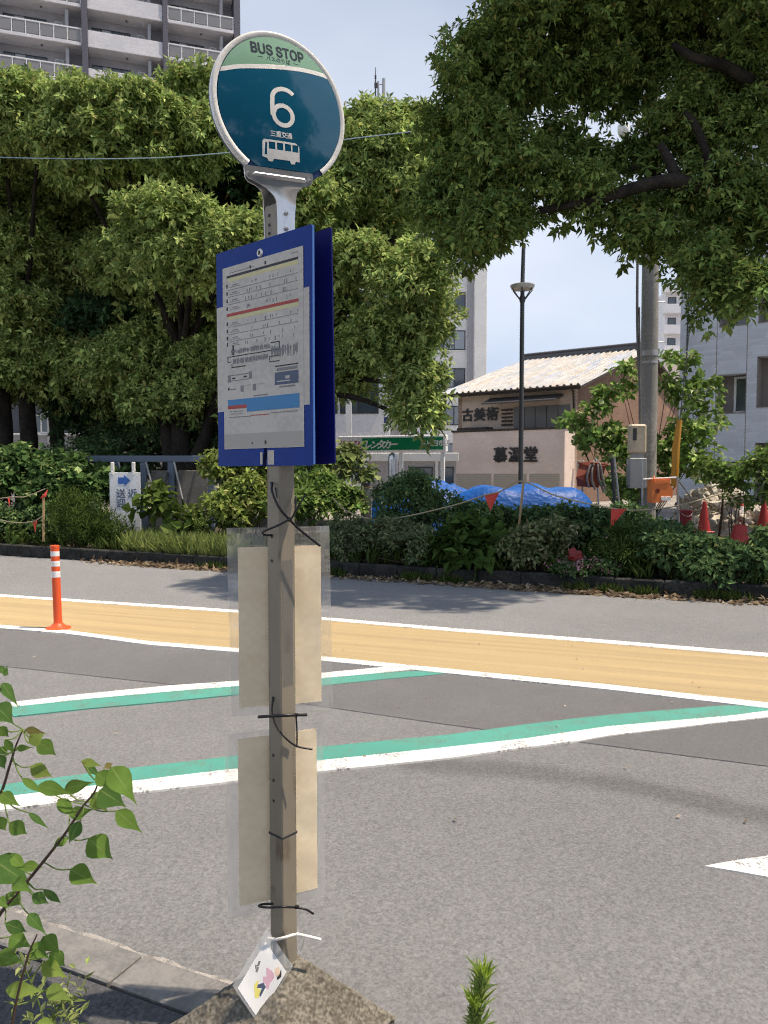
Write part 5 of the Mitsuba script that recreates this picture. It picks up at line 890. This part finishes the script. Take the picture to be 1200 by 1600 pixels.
tree('darker camphor tree hidden behind the bus stop boards', 26, 420, [rb[2], rb[4], rb[6]] + low[2:4] + low[5:], GT, 5, cols=CAMD, r0=.26, L=.22, W=.11, rc=.85, n=44, back=.15, per=8, core=.25, fill=1.35)
# right tree: trunk outside the frame, boughs reaching over the bed and road
rt = [sub(755, 120, 11, 66, 72), sub(850, 70, 11, 100, 90), sub(965, 50, 11.3, 110, 85), sub(1085, 55, 11.3, 110, 100), sub(1190, 110, 11, 85, 110), sub(745, 235, 11, 56, 66), sub(800, 150, 11.6, 70, 60), sub(830, 300, 11, 82, 48, .9), sub(770, 365, 10.6, 42, 36), sub(722, 305, 11.6, 40, 62, 1.3), sub(726, 392, 11.3, 22, 22, 1.2), sub(690, 330, 11.8, 26, 40, 1.2), sub(745, 355, 11.2, 40, 40, 1.2), sub(775, 345, 11.0, 46, 40), sub(705, 215, 11.6, 34, 50), sub(905, 318, 10.7, 66, 30, .75),
      sub(880, 135, 11.7, 80, 34), sub(1010, 125, 11.7, 80, 32), sub(1075, 215, 11, 66, 62), sub(1150, 230, 11, 80, 100), sub(1110, 335, 10.7, 68, 68, 1.15), sub(1175, 360, 10.6, 66, 84, 1.2), sub(1012, 385, 10.5, 26, 22, 1.1), sub(1090, 420, 10.3, 46, 34, 1.25), sub(1128, 472, 10.1, 30, 40, 1.3), sub(1168, 455, 10.2, 28, 34, 1.3), sub(975, 345, 10.8, 30, 16, .4), sub(1000, 255, 11.3, 24, 18, .5), sub(858, 222, 11.6, 36, 22, .8), sub(912, 262, 11.5, 36, 20, .8), sub(945, 158, 11.7, 30, 18, .8), sub(1040, 330, 11.2, 34, 26, .8)]
over = [sub(920, -80, 10.5, 130, 70, .8), sub(1100, -90, 10.2, 140, 80, .8), sub(1260, -20, 10, 100, 120, .8), sub(1330, 200, 10.5, 90, 130, .8), sub(1300, 400, 10.5, 70, 70), sub(1200, -260, 9.2, 150, 90, .8), sub(1000, -240, 9.6, 150, 90, .8), sub(850, -140, 10.2, 90, 60, .7)]
JT = P(1052, 262, 11.2)
tree('big spreading camphor tree whose dark boughs overhang the right side', 12.5, 1345, rt + over, GT, 6, cols=((0.115, 0.200, 0.062), (0.260, 0.330, 0.095), (0.32, .30, .1), .02), r0=.42, trunk_top=6.6, L=.090, W=.043, rc=.31, n=34, per=8, back=.75, hang=.38, nlimb=3, core=0.05, fill=1.36,
     extra=[([P(1345, 420, 12.4), P(1200, 335, 11.4), P(1085, 290, 10.4), P(1030, 284, 10.3), P(955, 305, 10.3), P(900, 318, 10.4), P(845, 330, 10.6)], .15, .04), ([P(1260, 150, 11.8), P(1190, 135, 10.7), P(1130, 103, 10.4), P(1085, 90, 10.3), P(1050, 70, 10.4)], .12, .04),
            ([P(1060, 285, 10.4), P(1050, 255, 10.4), P(1032, 225, 10.4)], .09, .05), ([P(1110, 295, 10.5), P(1105, 240, 10.4), P(1085, 195, 10.4), P(1068, 175, 10.4)], .07, .04), ([P(1040, 282, 11.1), P(1010, 265, 11.1), P(985, 262, 11.1)], .045, .03), ([P(1150, 120, 11.4), P(1140, 90, 11.4), P(1125, 60, 11.4)], .05, .03)])

# shrubs: each one a thing of its own
def shrub(name, cat_, label, subs, L, W, cols, rc, n, seed, group=None, stems=None, per=5, roots=None, split=0, **kw):
    rng = np.random.default_rng(seed); key = thing(name, label, cat_, group); fo = Foliage()
    crown(fo, rng, subs, rc, n, L, W, cols, per=per, **kw); m, c = fo.done()
    if split:                                                  # leaves large enough to be told apart: each a part, the rest joined
        nl = len(m.faces) // 2; V = np.array(m.vertices).reshape(nl, 4, 3); C = c.reshape(nl, 4, 3)
        dist = np.linalg.norm(V.mean(1) - [0, 0, EYE], axis=1); size = np.linalg.norm(V[:, 2] - V[:, 0], axis=1) / dist; pick = np.argsort(-size)[:split]; rest = np.setdiff1d(np.arange(nl), pick)
        for q in pick: part(key, 'leaf', trimesh.Trimesh(V[q], [[0, 1, 2], [0, 2, 3]], process=False), 'mat_leaf', False, color=C[q])
        if len(rest): k4 = np.arange(len(rest))[:, None] * 4; part(key, 'foliage', trimesh.Trimesh(V[rest].reshape(-1, 3), np.hstack([k4 + [[0, 1, 2]], k4 + [[0, 2, 3]]]).reshape(-1, 3), process=False), 'mat_leaf', False, kind='stuff', color=C[rest].reshape(-1, 3))
    else: part(key, 'foliage', m, 'mat_leaf', False, kind='stuff', color=c)
    st = []
    for s in subs:
        b = np.array([s[0][0] * .9 + subs[0][0][0] * .1, s[0][1], .1])
        if roots is not None: b = roots[int(np.argmin([abs(q[0] - s[0][0]) for q in roots]))]
        for k in range(3 if roots is None else 1): st.append(limb([b + rng.normal(0, .05, 3) * [1, 1, 0], b * .5 + s[0] * .5 + rng.normal(0, .08, 3), s[0] + rng.normal(0, .3, 3) * [s[1], s[2], s[3]]], .018, .006, 4, 5, seed))
    part(key, 'stem', cat(st), stems or 'mat_twig', True, kind='stuff'); return key
VG = ((.10, .18, .05), (.19, .28, .075), (.33, .40, .15), .10)
DK = ((.070, .135, .060), (.13, .20, .08), (.26, .31, .12), .05)
BR = ((.15, .22, .055), (.28, .34, .09), (.42, .44, .18), .08)
GY = ((.10, .15, .075), (.19, .235, .12), (.32, .33, .19), .10)
shrub('vine_hedge', 'hedge', 'tall vine covered hedge at the far left below the grey wall', [sub(-40, 770, 16.6, 60, 62), sub(30, 768, 16.3, 60, 55), sub(110, 775, 16.2, 60, 52)], .15, .125, ((.07, .14, .05), (.12, .20, .065), (.30, .38, .16), .10), .24, 20, 21)
shrub('shrub', 'shrub', 'dark shrub in front of the vine hedge at the left edge', [sub(0, 822, 15.2, 50, 24), sub(90, 822, 15.1, 34, 26)], .09, .05, DK, .2, 20, 22)
shrub('weed_clump', 'weeds', 'tall feathery weed clump left of the arrow sign', [sub(125, 828, 14.2, 36, 36), sub(165, 842, 14.0, 34, 26), sub(115, 800, 14.4, 22, 22)], .11, .022, ((.06, .10, .026), (.10, .15, .04)), .2, 24, 23, hang=-.5)
shrub('vine_hedge', 'hedge', 'dark hedge in the shade beneath the left camphor trees', [sub(150, 745, 21, 90, 45), sub(300, 700, 22, 95, 60), sub(410, 715, 21.5, 70, 60), sub(215, 700, 23, 70, 40)], .12, .07, DK, .4, 26, 24)
shrub('broadleaf_plant', 'plant', 'large leaved plant right in front of the arrow sign', [sub(242, 800, 14.4, 18, 22), sub(268, 818, 14.2, 20, 18), sub(285, 832, 14.0, 20, 12)], .22, .19, ((.085, .14, .03), (.15, .20, .06)), .16, 3, 25, per=4, split=200, stems='mat_green_stem')
shrub('bush', 'bush', 'sunlit yellow green bush between the fence and the bus stop post', [sub(352, 740, 15.2, 28, 30), sub(385, 795, 14.6, 40, 40), sub(345, 808, 14.2, 30, 28), sub(405, 740, 15.4, 36, 28)], .13, .075, BR, .2, 16, 26)
shrub('bush', 'bush', 'rambling green bush just right of the bus stop post', [sub(488, 780, 14.2, 38, 34), sub(535, 795, 14.6, 28, 26), sub(460, 805, 13.6, 36, 30), sub(490, 745, 15.0, 28, 26)], .12, .075, VG, .2, 17, 27)
shrub('climbing_vine', 'vine', 'pale large leaved vine below the rental sign', [sub(548, 722, 15.8, 14, 16), sub(566, 742, 15.6, 10, 14), sub(535, 745, 15.4, 16, 18)], .17, .15, ((.13, .18, .06), (.24, .28, .12)), .17, 6, 28, per=4, split=200)
for nm, ct, lb, ss, L, W, co, rc_, n_, sd in [
    ('shrub', 'shrub', 'broad dark shrub in front of the crumpled blue tarpaulin', [sub(640, 792, 12.6, 48, 44), sub(622, 832, 12.3, 34, 30), sub(690, 816, 12.4, 44, 36), sub(655, 762, 12.7, 14, 12, .5)], .085, .042, DK, .17, 24, 31),
    ('shrub', 'shrub', 'low greyish shrub at the kerb just right of the laminated notice', [sub(560, 858, 11.75, 40, 24), sub(545, 842, 12.0, 30, 22)], .075, .03, GY, .14, 22, 32),
    ('shrub', 'shrub', 'yellowish flowering shrub at the kerb below the crumpled tarpaulin', [sub(640, 858, 11.35, 46, 28), sub(605, 845, 11.6, 36, 26)], .075, .035, GY, .14, 24, 33),
    ('broadleaf_plant', 'plant', 'big dark leaved plant at the kerb under the red pennant', [sub(735, 852, 11.0, 32, 22), sub(760, 868, 10.8, 34, 18), sub(715, 868, 11.0, 28, 20)], .19, .13, ((.050, .10, .026), (.09, .15, .04)), .17, 7, 34),
    ('shrub', 'shrub', 'dense shrub behind the red pennant in front of the smooth tarpaulin', [sub(770, 829, 12.2, 48, 30), sub(830, 830, 12.0, 46, 28), sub(735, 826, 12.3, 34, 30)], .08, .045, DK, .16, 24, 35),
    ('shrub', 'shrub', 'pale variegated shrub at the kerb beneath the street lamp', [sub(845, 850, 10.6, 36, 26), sub(820, 862, 10.5, 30, 20), sub(870, 850, 10.7, 28, 26)], .085, .055, ((.10, .14, .06), (.20, .22, .11), (.33, .33, .2), .1), .13, 17, 36),
    ('shrub', 'shrub', 'shady dark shrub left of the large red pennant', [sub(885, 831, 11.6, 46, 28), sub(935, 834, 11.4, 40, 26)], .085, .055, DK, .16, 22, 37),
    ('fern', 'fern', 'feathery green fern clump at the kerb below the large red pennant', [sub(960, 872, 10.2, 32, 22), sub(985, 860, 10.4, 34, 28), sub(1010, 868, 10.1, 30, 24)], .10, .020, ((.055, .10, .028), (.09, .14, .04)), .15, 32, 38),
    ('shrub', 'shrub', 'leafy shrub at the kerb below the orange case', [sub(1045, 868, 10.0, 42, 26), sub(1085, 876, 9.8, 38, 22), sub(1030, 850, 10.6, 34, 18)], .10, .06, DK, .16, 20, 39),
    ('shrub', 'shrub', 'dense leafy shrub at the kerb below the broken cone', [sub(1130, 892, 9.5, 46, 20), sub(1180, 888, 9.4, 40, 24), sub(1105, 878, 9.9, 30, 16), sub(1225, 865, 9.4, 34, 36)], .10, .06, DK, .16, 20, 40),
    ('bush', 'bush', 'bush growing at the right edge in front of the grey brick building', [sub(1200, 740, 14.2, 26, 30), sub(1218, 785, 13.8, 26, 40), sub(1125, 738, 15.6, 22, 14, .7), sub(1160, 752, 15.4, 26, 16, .8), sub(1140, 790, 14.6, 14, 8, .5)], .13, .085, VG, .2, 15, 41),
    ('shrub', 'shrub', 'shrub climbing through the steel rail', [sub(1010, 838, 12.6, 44, 18), sub(980, 815, 13.6, 32, 14), sub(1060, 845, 12.4, 30, 12)], .09, .05, DK, .16, 20, 42)]:
    shrub(nm, ct, lb, ss, L, W, co, rc_, n_, sd, split=200 if nm == 'broadleaf_plant' else 0)
# young mulberry round the pole
mul = [sub(892, 664, 17.0, 8, 10), sub(905, 684, 17.0, 12, 10), sub(925, 655, 16.9, 16, 16, .9), sub(948, 630, 16.9, 14, 16, .9), sub(975, 582, 16.9, 8, 14, .5), sub(980, 615, 16.9, 10, 18, .6), sub(945, 690, 16.8, 24, 18, 1), sub(975, 715, 16.7, 22, 22, .8), sub(925, 700, 17, 18, 8, .6), sub(1050, 570, 16.8, 8, 12, .6), sub(1072, 572, 16.8, 6, 10, .6), sub(1055, 620, 16.8, 18, 24, .7), sub(1095, 600, 16.8, 8, 10, .5), sub(1110, 610, 16.8, 7, 8, .5), sub(1090, 645, 16.7, 16, 18, .7), sub(1115, 665, 16.8, 8, 8, .6), sub(1075, 690, 16.6, 26, 26, .9), sub(1105, 700, 16.7, 14, 14, .6), sub(1045, 720, 16.6, 22, 30, .9), sub(1085, 735, 16.4, 26, 18, .9), sub(985, 765, 16.4, 40, 12, .8)]
shrub('mulberry_bush', 'bush', 'large leaved young tree with sunlit leaves growing round the utility pole', mul, .16, .12, ((.13, .24, .06), (.30, .42, .12), (.55, .62, .32), .14), .17, 5, 50, per=5, split=300, back=.8, roots=[np.array([P(1000, 700, 17.0)[0], 17.0, .1])])
# tall weeds that break the outline of the bed
def tall_weed(label, px, ytop, Y, spread, cols, seed, L=.085, W=.030, stems=5):
    rng = np.random.default_rng(seed); key = thing('tall_weed', label, 'weed'); fo = Foliage(); st = []; b0 = P(px, 800, Y) * [1, 1, 0] + [0, 0, .15]
    for k in range(stems):
        tp = P(px + spread * rng.normal(), ytop + 26 * rng.random() ** 2, Y + .15 * rng.normal()); s = spline([b0 + rng.normal(0, .04, 3) * [1, 1, 0], b0 * .5 + tp * .5 + rng.normal(0, .05, 3), tp], 8); st.append(tube(s, np.linspace(.007, .0025, len(s)), 5))
        N = 46; t = .25 + .75 * rng.random(N); i = (t * (len(s) - 1)).astype(int).clip(0, len(s) - 2); q = s[i] + (s[i + 1] - s[i]) * (t * (len(s) - 1) - i)[:, None]
        d = rot_rand(rng, N); d[:, 2] = .15 + .5 * t; fo.add(*leaf_mesh(q, unit(d), unit([0, 0, 1] + .5 * rng.normal(size=(N, 3))), L * (1.25 - .7 * t) * (.7 + .5 * rng.random(N)), W, palette(rng, N, *cols), .15, .3))
    m, c = fo.done(); part(key, 'foliage', m, 'mat_leaf', False, kind='stuff', color=c); part(key, 'stem', cat(st), 'mat_green_stem', True, kind='stuff')
tall_weed('tall leafy weed sticking up before the crumpled blue tarpaulin', 668, 742, 12.2, 14, VG, 71)
tall_weed('tall weed just right of the laminated notice with loose reddish tips', 535, 800, 11.9, 12, GY, 72)
tall_weed('thin weed standing between the red pennant and the bamboo stake', 792, 792, 11.6, 12, VG, 73)
tall_weed('ragged weed right of the bamboo stake and left of the red bag', 862, 800, 11.0, 14, GY, 74)
tall_weed('tall weed under the orange case at the back of the bed', 1030, 806, 11.4, 14, VG, 75)
tall_weed('pale weed in front of the dark red bucket', 1078, 822, 11.0, 14, BR, 76)
tall_weed('long weed arching beside the broken lower half of a cone', 1128, 838, 10.8, 16, VG, 77)
tall_weed('bright weed beside the broadleaf plant right of the arrow sign', 312, 790, 13.6, 14, BR, 78)
tall_weed('tall dark weed at the far left between the stake and the arrow sign', 150, 775, 14.0, 14, DK, 79)
tall_weed('weed with long drooping leaves leaning over the far left kerb', 20, 812, 14.4, 16, VG, 80)
# pink flowers
rng = np.random.default_rng(9)
fl = thing('flowering_plant', 'low plant with pink flowers at the kerb beside the red bag', 'flowers'); fo = Foliage()
crown(fo, rng, [sub(905, 893, 10.15, 36, 9), sub(945, 890, 10.0, 20, 8)], .10, 18, .06, .035, DK, per=4); m, c = fo.done(); part(fl, 'foliage', m, 'mat_leaf', False, kind='stuff', color=c)
fo = Foliage(); crown(fo, rng, [sub(900, 886, 10.05, 34, 6), sub(945, 884, 9.95, 22, 6)], .09, 3, .035, .03, ((.36, .17, .24), (.48, .30, .36)), per=3); m, c = fo.done(); part(fl, 'blossom', m, 'mat_leaf', False, kind='stuff', color=c)
# grasses, weeds and fallen leaves: uncountable
def blades(rng, pts, h, w, cols, bend=.5, per=8):
    N = len(pts) * per; k = np.repeat(np.arange(len(pts)), per); d = rot_rand(rng, N); d[:, 2] = 0
    ax = unit(d * bend * rng.random((N, 1)) + [0, 0, 1]); nr = unit(np.cross(ax, rng.normal(size=(N, 3))))
    H = h * (.5 + .8 * rng.random(N)); return leaf_mesh(pts[k] + d * .03, ax, nr, H, w, palette(rng, N, *cols), .1, .25)
def kerb_pt(px, off): # a point of the bed, off metres behind the kerb front
    d = ray(px, 800); a = d[0] / d[1]; y = (11.03 + off) / (1 + .4435 * a); return np.array([a * y, y, .17])
fo = Foliage(); pts = np.array([kerb_pt(px, o) for px, o in zip(rng.uniform(195, 372, 420), .12 + 1.1 * rng.random(420) ** 1.3)]); fo.add(*blades(rng, pts, .30, .016, ((.19, .26, .07), (.34, .38, .14)), .9, 9)); m, c = fo.done()
solo('grass', m, 'mat_leaf', 'pale green grass tuft spilling over the kerb left of the post', 'grass', kind='stuff', color=c)
fo = Foliage(); pts = np.array([kerb_pt(px, o) for px, o in zip(rng.uniform(-60, 1260, 900), .15 + 2.6 * rng.random(900))]); fo.add(*blades(rng, pts, .26, .022, ((.055, .09, .025), (.10, .14, .04)), .8, 7)); m, c = fo.done()
solo('ground_cover', m, 'mat_leaf', 'weeds and ground cover between the shrubs of the bed', 'weeds', kind='stuff', color=c)
fo = Foliage(); pts = np.array([kerb_pt(px, -.03 - .05 * rng.random()) * [1, 1, 0] for px in np.concatenate([rng.normal(c0, 9, 26) for c0 in (640, 660, 705, 330, 905, 955, 1150, 1110, 520, 1010)])]); fo.add(*blades(rng, pts, .13, .02, ((.06, .10, .025), (.11, .15, .045)), .9, 6)); m, c = fo.done()
solo('gutter_weeds', m, 'mat_leaf', 'small weeds growing at the foot of the far kerb', 'weeds', kind='stuff', color=c)
fo = Foliage(); N = 2600; px = np.concatenate([rng.normal(280, 60, 900), rng.uniform(420, 1300, 1100), rng.normal(870, 60, 600)]); o = -.015 - .30 * rng.random(N) ** 2.2
pts = np.array([kerb_pt(a, b) for a, b in zip(px, o)]); pts[:, 2] = .010 + .035 * rng.random(N) * np.exp(o * 8); d = rot_rand(rng, N); d[:, 2] *= .25
fo.add(*leaf_mesh(pts, d, unit(rng.normal(size=(N, 3)) * .45 + [0, 0, 1]), .10 * (.6 + .7 * rng.random(N)), .05, palette(rng, N, (.17, .12, .075), (.45, .36, .26), (.5, .42, .3), .08), .25, .1)); m, c = fo.done()
solo('fallen_leaves', m, 'mat_leaf', 'brown fallen leaves lying in the gutter along the far kerb', 'fallen leaves', kind='stuff', color=c)
fo = Foliage(); N = 70; x = rng.uniform(-3, 4, N); y = rng.uniform(3, 9.5, N); d = rot_rand(rng, N); d[:, 2] *= .1
fo.add(*leaf_mesh(np.stack([x, y, .014 + 0 * x], 1), d, unit(rng.normal(size=(N, 3)) * .2 + [0, 0, 1]), .028, .016, palette(rng, N, (.2, .13, .07), (.5, .45, .38)), .2, .1)); m, c = fo.done()
solo('road_litter', m, 'mat_leaf', 'scattered leaf crumbs on the road', 'litter', kind='stuff', color=c)

# ------------------------------------------------------------------ near plants
OUT = np.array([(0, 0), (.07, .20), (.18, .40), (.32, .50), (.46, .45), (.60, .31), (.74, .15), (.87, .05), (1, 0)])
def big_leaf(b, t, wpx, Y, rng, petiole=None):
    t = (t[0] + .10 * (t[0] - b[0]), t[1] + .10 * (t[1] - b[1])); p0, p1 = P(b[0], b[1], Y), P(t[0], t[1], Y - .012 + .03 * rng.normal()); ax = p1 - p0; L = np.linalg.norm(ax); ax = ax / L
    W = wpx / F * Y; toward = unit(np.array([0, 0, EYE]) - p0); sd = unit(np.cross(toward, ax)); nr = np.cross(ax, sd)
    n = len(OUT); mid = np.stack([p0 + ax * L * x + nr * (-.10 * L * x * x + .03 * L * math.sin(3 * x)) for x, _ in OUT])
    cup = .10 + .10 * rng.random()
    lft = np.stack([mid[i] + sd * W * OUT[i][1] + nr * W * OUT[i][1] * cup for i in range(n)]); rgt = np.stack([mid[i] - sd * W * OUT[i][1] + nr * W * OUT[i][1] * cup for i in range(n)])
    v = np.vstack([mid, lft, rgt]); f = []
    for i in range(n - 1): f += [[i, i + 1, n + i + 1], [i, n + i + 1, n + i], [i, 2 * n + i + 1, i + 1], [i, 2 * n + i, 2 * n + i + 1]]
    m = trimesh.Trimesh(v, f, process=False); uv = np.vstack([np.stack([OUT[:, 0], np.full(n, s_)], 1) for s_ in (.5, 1., 0.)])
    if petiole is not None: m = cat([m, tube(spline([petiole, (petiole + p0) / 2 + [0, 0, -.006], p0], 3), .0011, 5)]); uv = np.vstack([uv, np.full((len(m.vertices) - len(uv), 2), .5)])
    return m, uv
rng = np.random.default_rng(77)
sap = thing('sapling', 'young sapling with pointed heart shaped leaves leaning in at the lower left corner', 'sapling')
def Z(x, y): return (x / 2.757, 1020 + y / 2.757)
YS = 1.22
stem1 = spline([P(-60, 1520, YS + .05), P(0, 1428, YS), P(50, 1368, YS), P(100, 1305, YS), P(128, 1262, YS), P(146, 1240, YS), P(154, 1222, YS)], 6)
stem2 = spline([P(-40, 1330, YS + .08), P(0, 1243, YS + .05), P(14, 1200, YS + .05), P(25, 1165, YS + .05), P(36, 1140, YS + .05)], 6)
stem3 = spline([P(8, 1680, YS - .08), P(19, 1600, YS - .08), P(30, 1545, YS - .08), P(45, 1490, YS - .08), P(58, 1460, YS - .08)], 6)
part(sap, 'stem', tube(stem1, np.linspace(.0036, .0012, len(stem1)), 8), 'mat_twig', True); part(sap, 'stem', tube(stem2, np.linspace(.0030, .0011, len(stem2)), 8), 'mat_twig', True); part(sap, 'stem', tube(stem3, np.linspace(.0030, .0011, len(stem3)), 8), 'mat_twig', True)
root = spline([P(-60, 1520, YS + .05), P(-120, 1640, YS + .1), [-.85, 1.32, .06]], 6); part(sap, 'stem', tube(root, .0042, 8), 'mat_twig', True); part(sap, 'stem', tube(spline([P(8, 1680, YS - .08), [-.62, 1.16, .3], [-.63, 1.16, .06]], 5), .0034, 8), 'mat_twig', True); part(sap, 'stem', tube(spline([P(-40, 1330, YS + .08), P(-110, 1500, YS + .1), [-.85, 1.33, .07]], 5), .0034, 8), 'mat_twig', True)
LV = [(110, 330, 188, 345, 30, 'r'), (125, 390, 188, 350, 52, 'y'), (160, 380, 240, 440, 62, 'g'), (70, 412, 134, 408, 26, 'g'), (20, 375, 62, 432, 30, 'g'), (0, 405, 32, 442, 34, 'g'), (130, 490, 222, 532, 56, 'y'), (95, 540, 187, 606, 30, 'g'), (165, 570, 300, 606, 56, 'g'), (278, 585, 392, 560, 52, 'g'), (2, 608, 78, 655, 50, 'g'),
      (352, 466, 432, 486, 32, 'y'), (366, 480, 432, 532, 30, 'd'), (450, 495, 487, 475, 24, 'r'), (480, 492, 574, 632, 92, 'g'), (430, 590, 530, 655, 105, 'd'), (412, 520, 494, 570, 66, 'g'), (396, 604, 460, 682, 66, 'y'), (250, 630, 322, 706, 50, 'g'), (300, 700, 392, 676, 52, 'g'), (500, 680, 604, 768, 66, 'g'), (346, 722, 296, 822, 50, 'd'), (235, 825, 300, 798, 36, 'g'), (380, 800, 480, 884, 96, 'g'), (303, 933, 408, 990, 78, 'g'),
      (122, 688, 208, 756, 24, 'd'), (38, 732, 118, 782, 58, 'g'), (-10, 705, 26, 770, 44, 'g'), (48, 868, 112, 942, 42, 'g'), (98, 915, 184, 924, 40, 'g'), (-30, 890, 124, 995, 112, 'd'), (60, 985, 124, 1022, 52, 'g'), (28, 1038, 94, 1086, 62, 'g'), (138, 1040, 208, 1080, 46, 'd'), (183, 1018, 272, 1084, 30, 'd'), (-8, 1060, 28, 1092, 40, 'g'), (122, 1125, 188, 1202, 44, 'd'), (22, 1165, 118, 1202, 50, 'd'),
      (42, 1222, 124, 1262, 64, 'g'), (132, 1262, 204, 1312, 58, 'g'), (188, 1222, 254, 1290, 62, 'g'), (214, 1290, 282, 1352, 60, 'g'), (-10, 1300, 92, 1332, 64, 'g'), (182, 1340, 278, 1392, 62, 'y'), (24, 1450, 178, 1455, 58, 'y'), (203, 1446, 294, 1490, 58, 'y'), (160, 1592, 244, 1604, 42, 'y'), (-10, 60, 34, 92, 26, 'd'), (8, 130, 68, 216, 42, 'd'), (-20, 225, 52, 300, 84, 'd'), (-10, 320, 38, 362, 40, 'g'), (-12, 440, 22, 500, 44, 'd'), (20, 100, 30, 60, 20, 'd')]
LC = {'g': (.165, .285, .060), 'y': (.27, .37, .085), 'd': (.105, .205, .055), 'r': (.24, .21, .07)}
def veined(cc):
    def fn(p, n, uv):
        s = dr.abs(uv.y - .5) * 2; w = (uv.x - .42 * s) * 8; lat = dr.abs(w - dr.floor(w) - .5) * 2
        vein = dr.maximum(1 - smoothstep(.02, .09, s), .55 * smoothstep(.86, .98, lat) * (1 - s))
        spot = smoothstep(.72, .80, fbm(p.x * 110, p.y * 110, p.z * 110, 3))
        return mix(mix(mi.Color3f(*cc) * (.70 + .6 * fbm(p.x * 45, p.y * 45, p.z * 45, 3)), (.30, .40, .14), vein * .55), (.22, .15, .06), spot * .6)
    return fn
for k_, c_ in LC.items():
    scene['mat_sapling_leaf_' + k_] = {'type': 'principledthin', 'base_color': mikit.proc(veined(c_)), 'roughness': .38, 'diff_trans': .95, 'eta': 1.4}
allst = np.vstack([stem1, stem2, stem3])
for a, b, c_, d_, w_, k_ in LV:
    Y = YS + rng.uniform(-.05, .06); q = P(*Z(a, b), Y); j = int(np.argmin(np.linalg.norm((allst - q) * [1, .4, 1], axis=1)))
    m, uv = big_leaf(Z(a, b), Z(c_, d_), w_ / 2.757 * 1.18, Y, rng, allst[j] if np.linalg.norm(allst[j] - q) < .09 else None); part(sap, 'leaf', m, 'mat_sapling_leaf_' + k_, True, uv=uv)
def horseweed(name, label, o, h, rng, rad, seed=0):
    key = thing(name, label, 'weed'); top = o + np.array([.012, 0, h]); st = spline([o, o * .5 + top * .5 + [-.008, .004, 0], top], 8)
    part(key, 'stem', tube(st, np.linspace(.0035, .0016, len(st)), 7), 'mat_green_stem', True); N = 190; t = rng.random(N) ** .8; p = o + (top - o) * t[:, None] + [-.004, 0, 0]
    d = rot_rand(rng, N); d[:, 2] = .3 + 1.2 * t; fo = Foliage(); fo.add(*leaf_mesh(p, unit(d), unit(np.cross(d, rng.normal(size=(N, 3)))), rad * (.7 + .5 * rng.random(N)), .0055, palette(rng, N, (.26, .36, .10), (.42, .52, .16)), .15, .3))
    N = 46; d = rot_rand(rng, N) * [.55, .55, 1]; d[:, 2] = np.abs(d[:, 2]) + .7; fo.add(*leaf_mesh(np.tile(top - [0, 0, .012], (N, 1)) + rng.normal(0, .003, (N, 3)), unit(d), unit(np.cross(d, rng.normal(size=(N, 3)))), .056 * (.6 + .6 * rng.random(N)), .0065, palette(rng, N, (.40, .54, .07), (.55, .68, .14)), .15, .1)); m, c = fo.done()
    part(key, 'foliage', m, 'mat_leaf', False, kind='stuff', color=c)
o = P(747, 1600, 1.74); o[2] = .06; horseweed('weed', 'single bright green weed with narrow leaves at the bottom edge', o, P(752, 1526, 1.74)[2] - .06, rng, .052)
o2 = o + [-.020, -.01, 0]; horseweed('weed', 'shorter yellowish weed beside the single bright green weed', o2, P(738, 1566, 1.74)[2] - .06, rng, .03)
fo = Foliage(); N = 240; cc = np.array([P(30, 1490, 1.75), P(85, 1545, 1.75), P(110, 1520, 1.8)]); k = rng.integers(0, 3, N); d = rot_rand(rng, N); d[:, 2] = np.abs(d[:, 2])
b = cc[k] * [1, 1, 0] + [0, 0, .08]; p = b + (cc[k] - b) * rng.random((N, 1)) + rng.normal(0, .02, (N, 3)); fo.add(*leaf_mesh(p, unit(d + [0, 0, .2]), unit(rng.normal(size=(N, 3)) + [0, 0, 1]), .030, .011, palette(rng, N, (.20, .26, .08), (.34, .38, .17)), .15, .2)); m, c = fo.done()
key = thing('weed', 'pale feathery weed behind the sapling at the lower left', 'weed'); part(key, 'foliage', m, 'mat_leaf', False, kind='stuff', color=c); part(key, 'stem', cat([tube(spline([cc[1] * [1, 1, 0] + [0, 0, .06], cc[1] * [.7, .7, .5] + c_ * [.3, .3, .2], c_], 4), .0018, 5) for c_ in cc]), 'mat_green_stem', kind='stuff')

rng = np.random.default_rng(60); key = thing('camphor_tree', 'camphor tree outside the right edge that shows only as a dark reflection in the disc', 'tree')
bt = np.array([7.2, -4.7, 0.0]); part(key, 'trunk', limb([bt, bt + [.1, .1, 2.2], bt + [0, .2, 4.5]], .30, .2, 5, 12, 2), 'mat_bark', True); fo = Foliage()
crown(fo, rng, [(bt + np.array(o_), a_, a_, b_, 1.0) for o_, a_, b_ in (((0, 0, 5.4), 2.5, 2.2), ((-1.6, -2.0, 5.0), 2.0, 2.0), ((1.2, 1.5, 5.6), 1.9, 1.8), ((0, 0, 8.0), 2.3, 1.8), ((-1.5, -2.0, 7.6), 1.9, 1.8), ((1.2, 1.6, 3.0), 1.5, 1.3), ((-.4, 0, 2.8), 1.8, 1.4), ((-2, -2.4, 2.8), 1.6, 1.4), ((2.2, 3.0, 3.6), .9, .8))], .6, 26, .18, .10, CAMD, back=1.0)
m, c = fo.done(); part(key, 'crown', m, 'mat_leaf', False, kind='stuff', color=c)
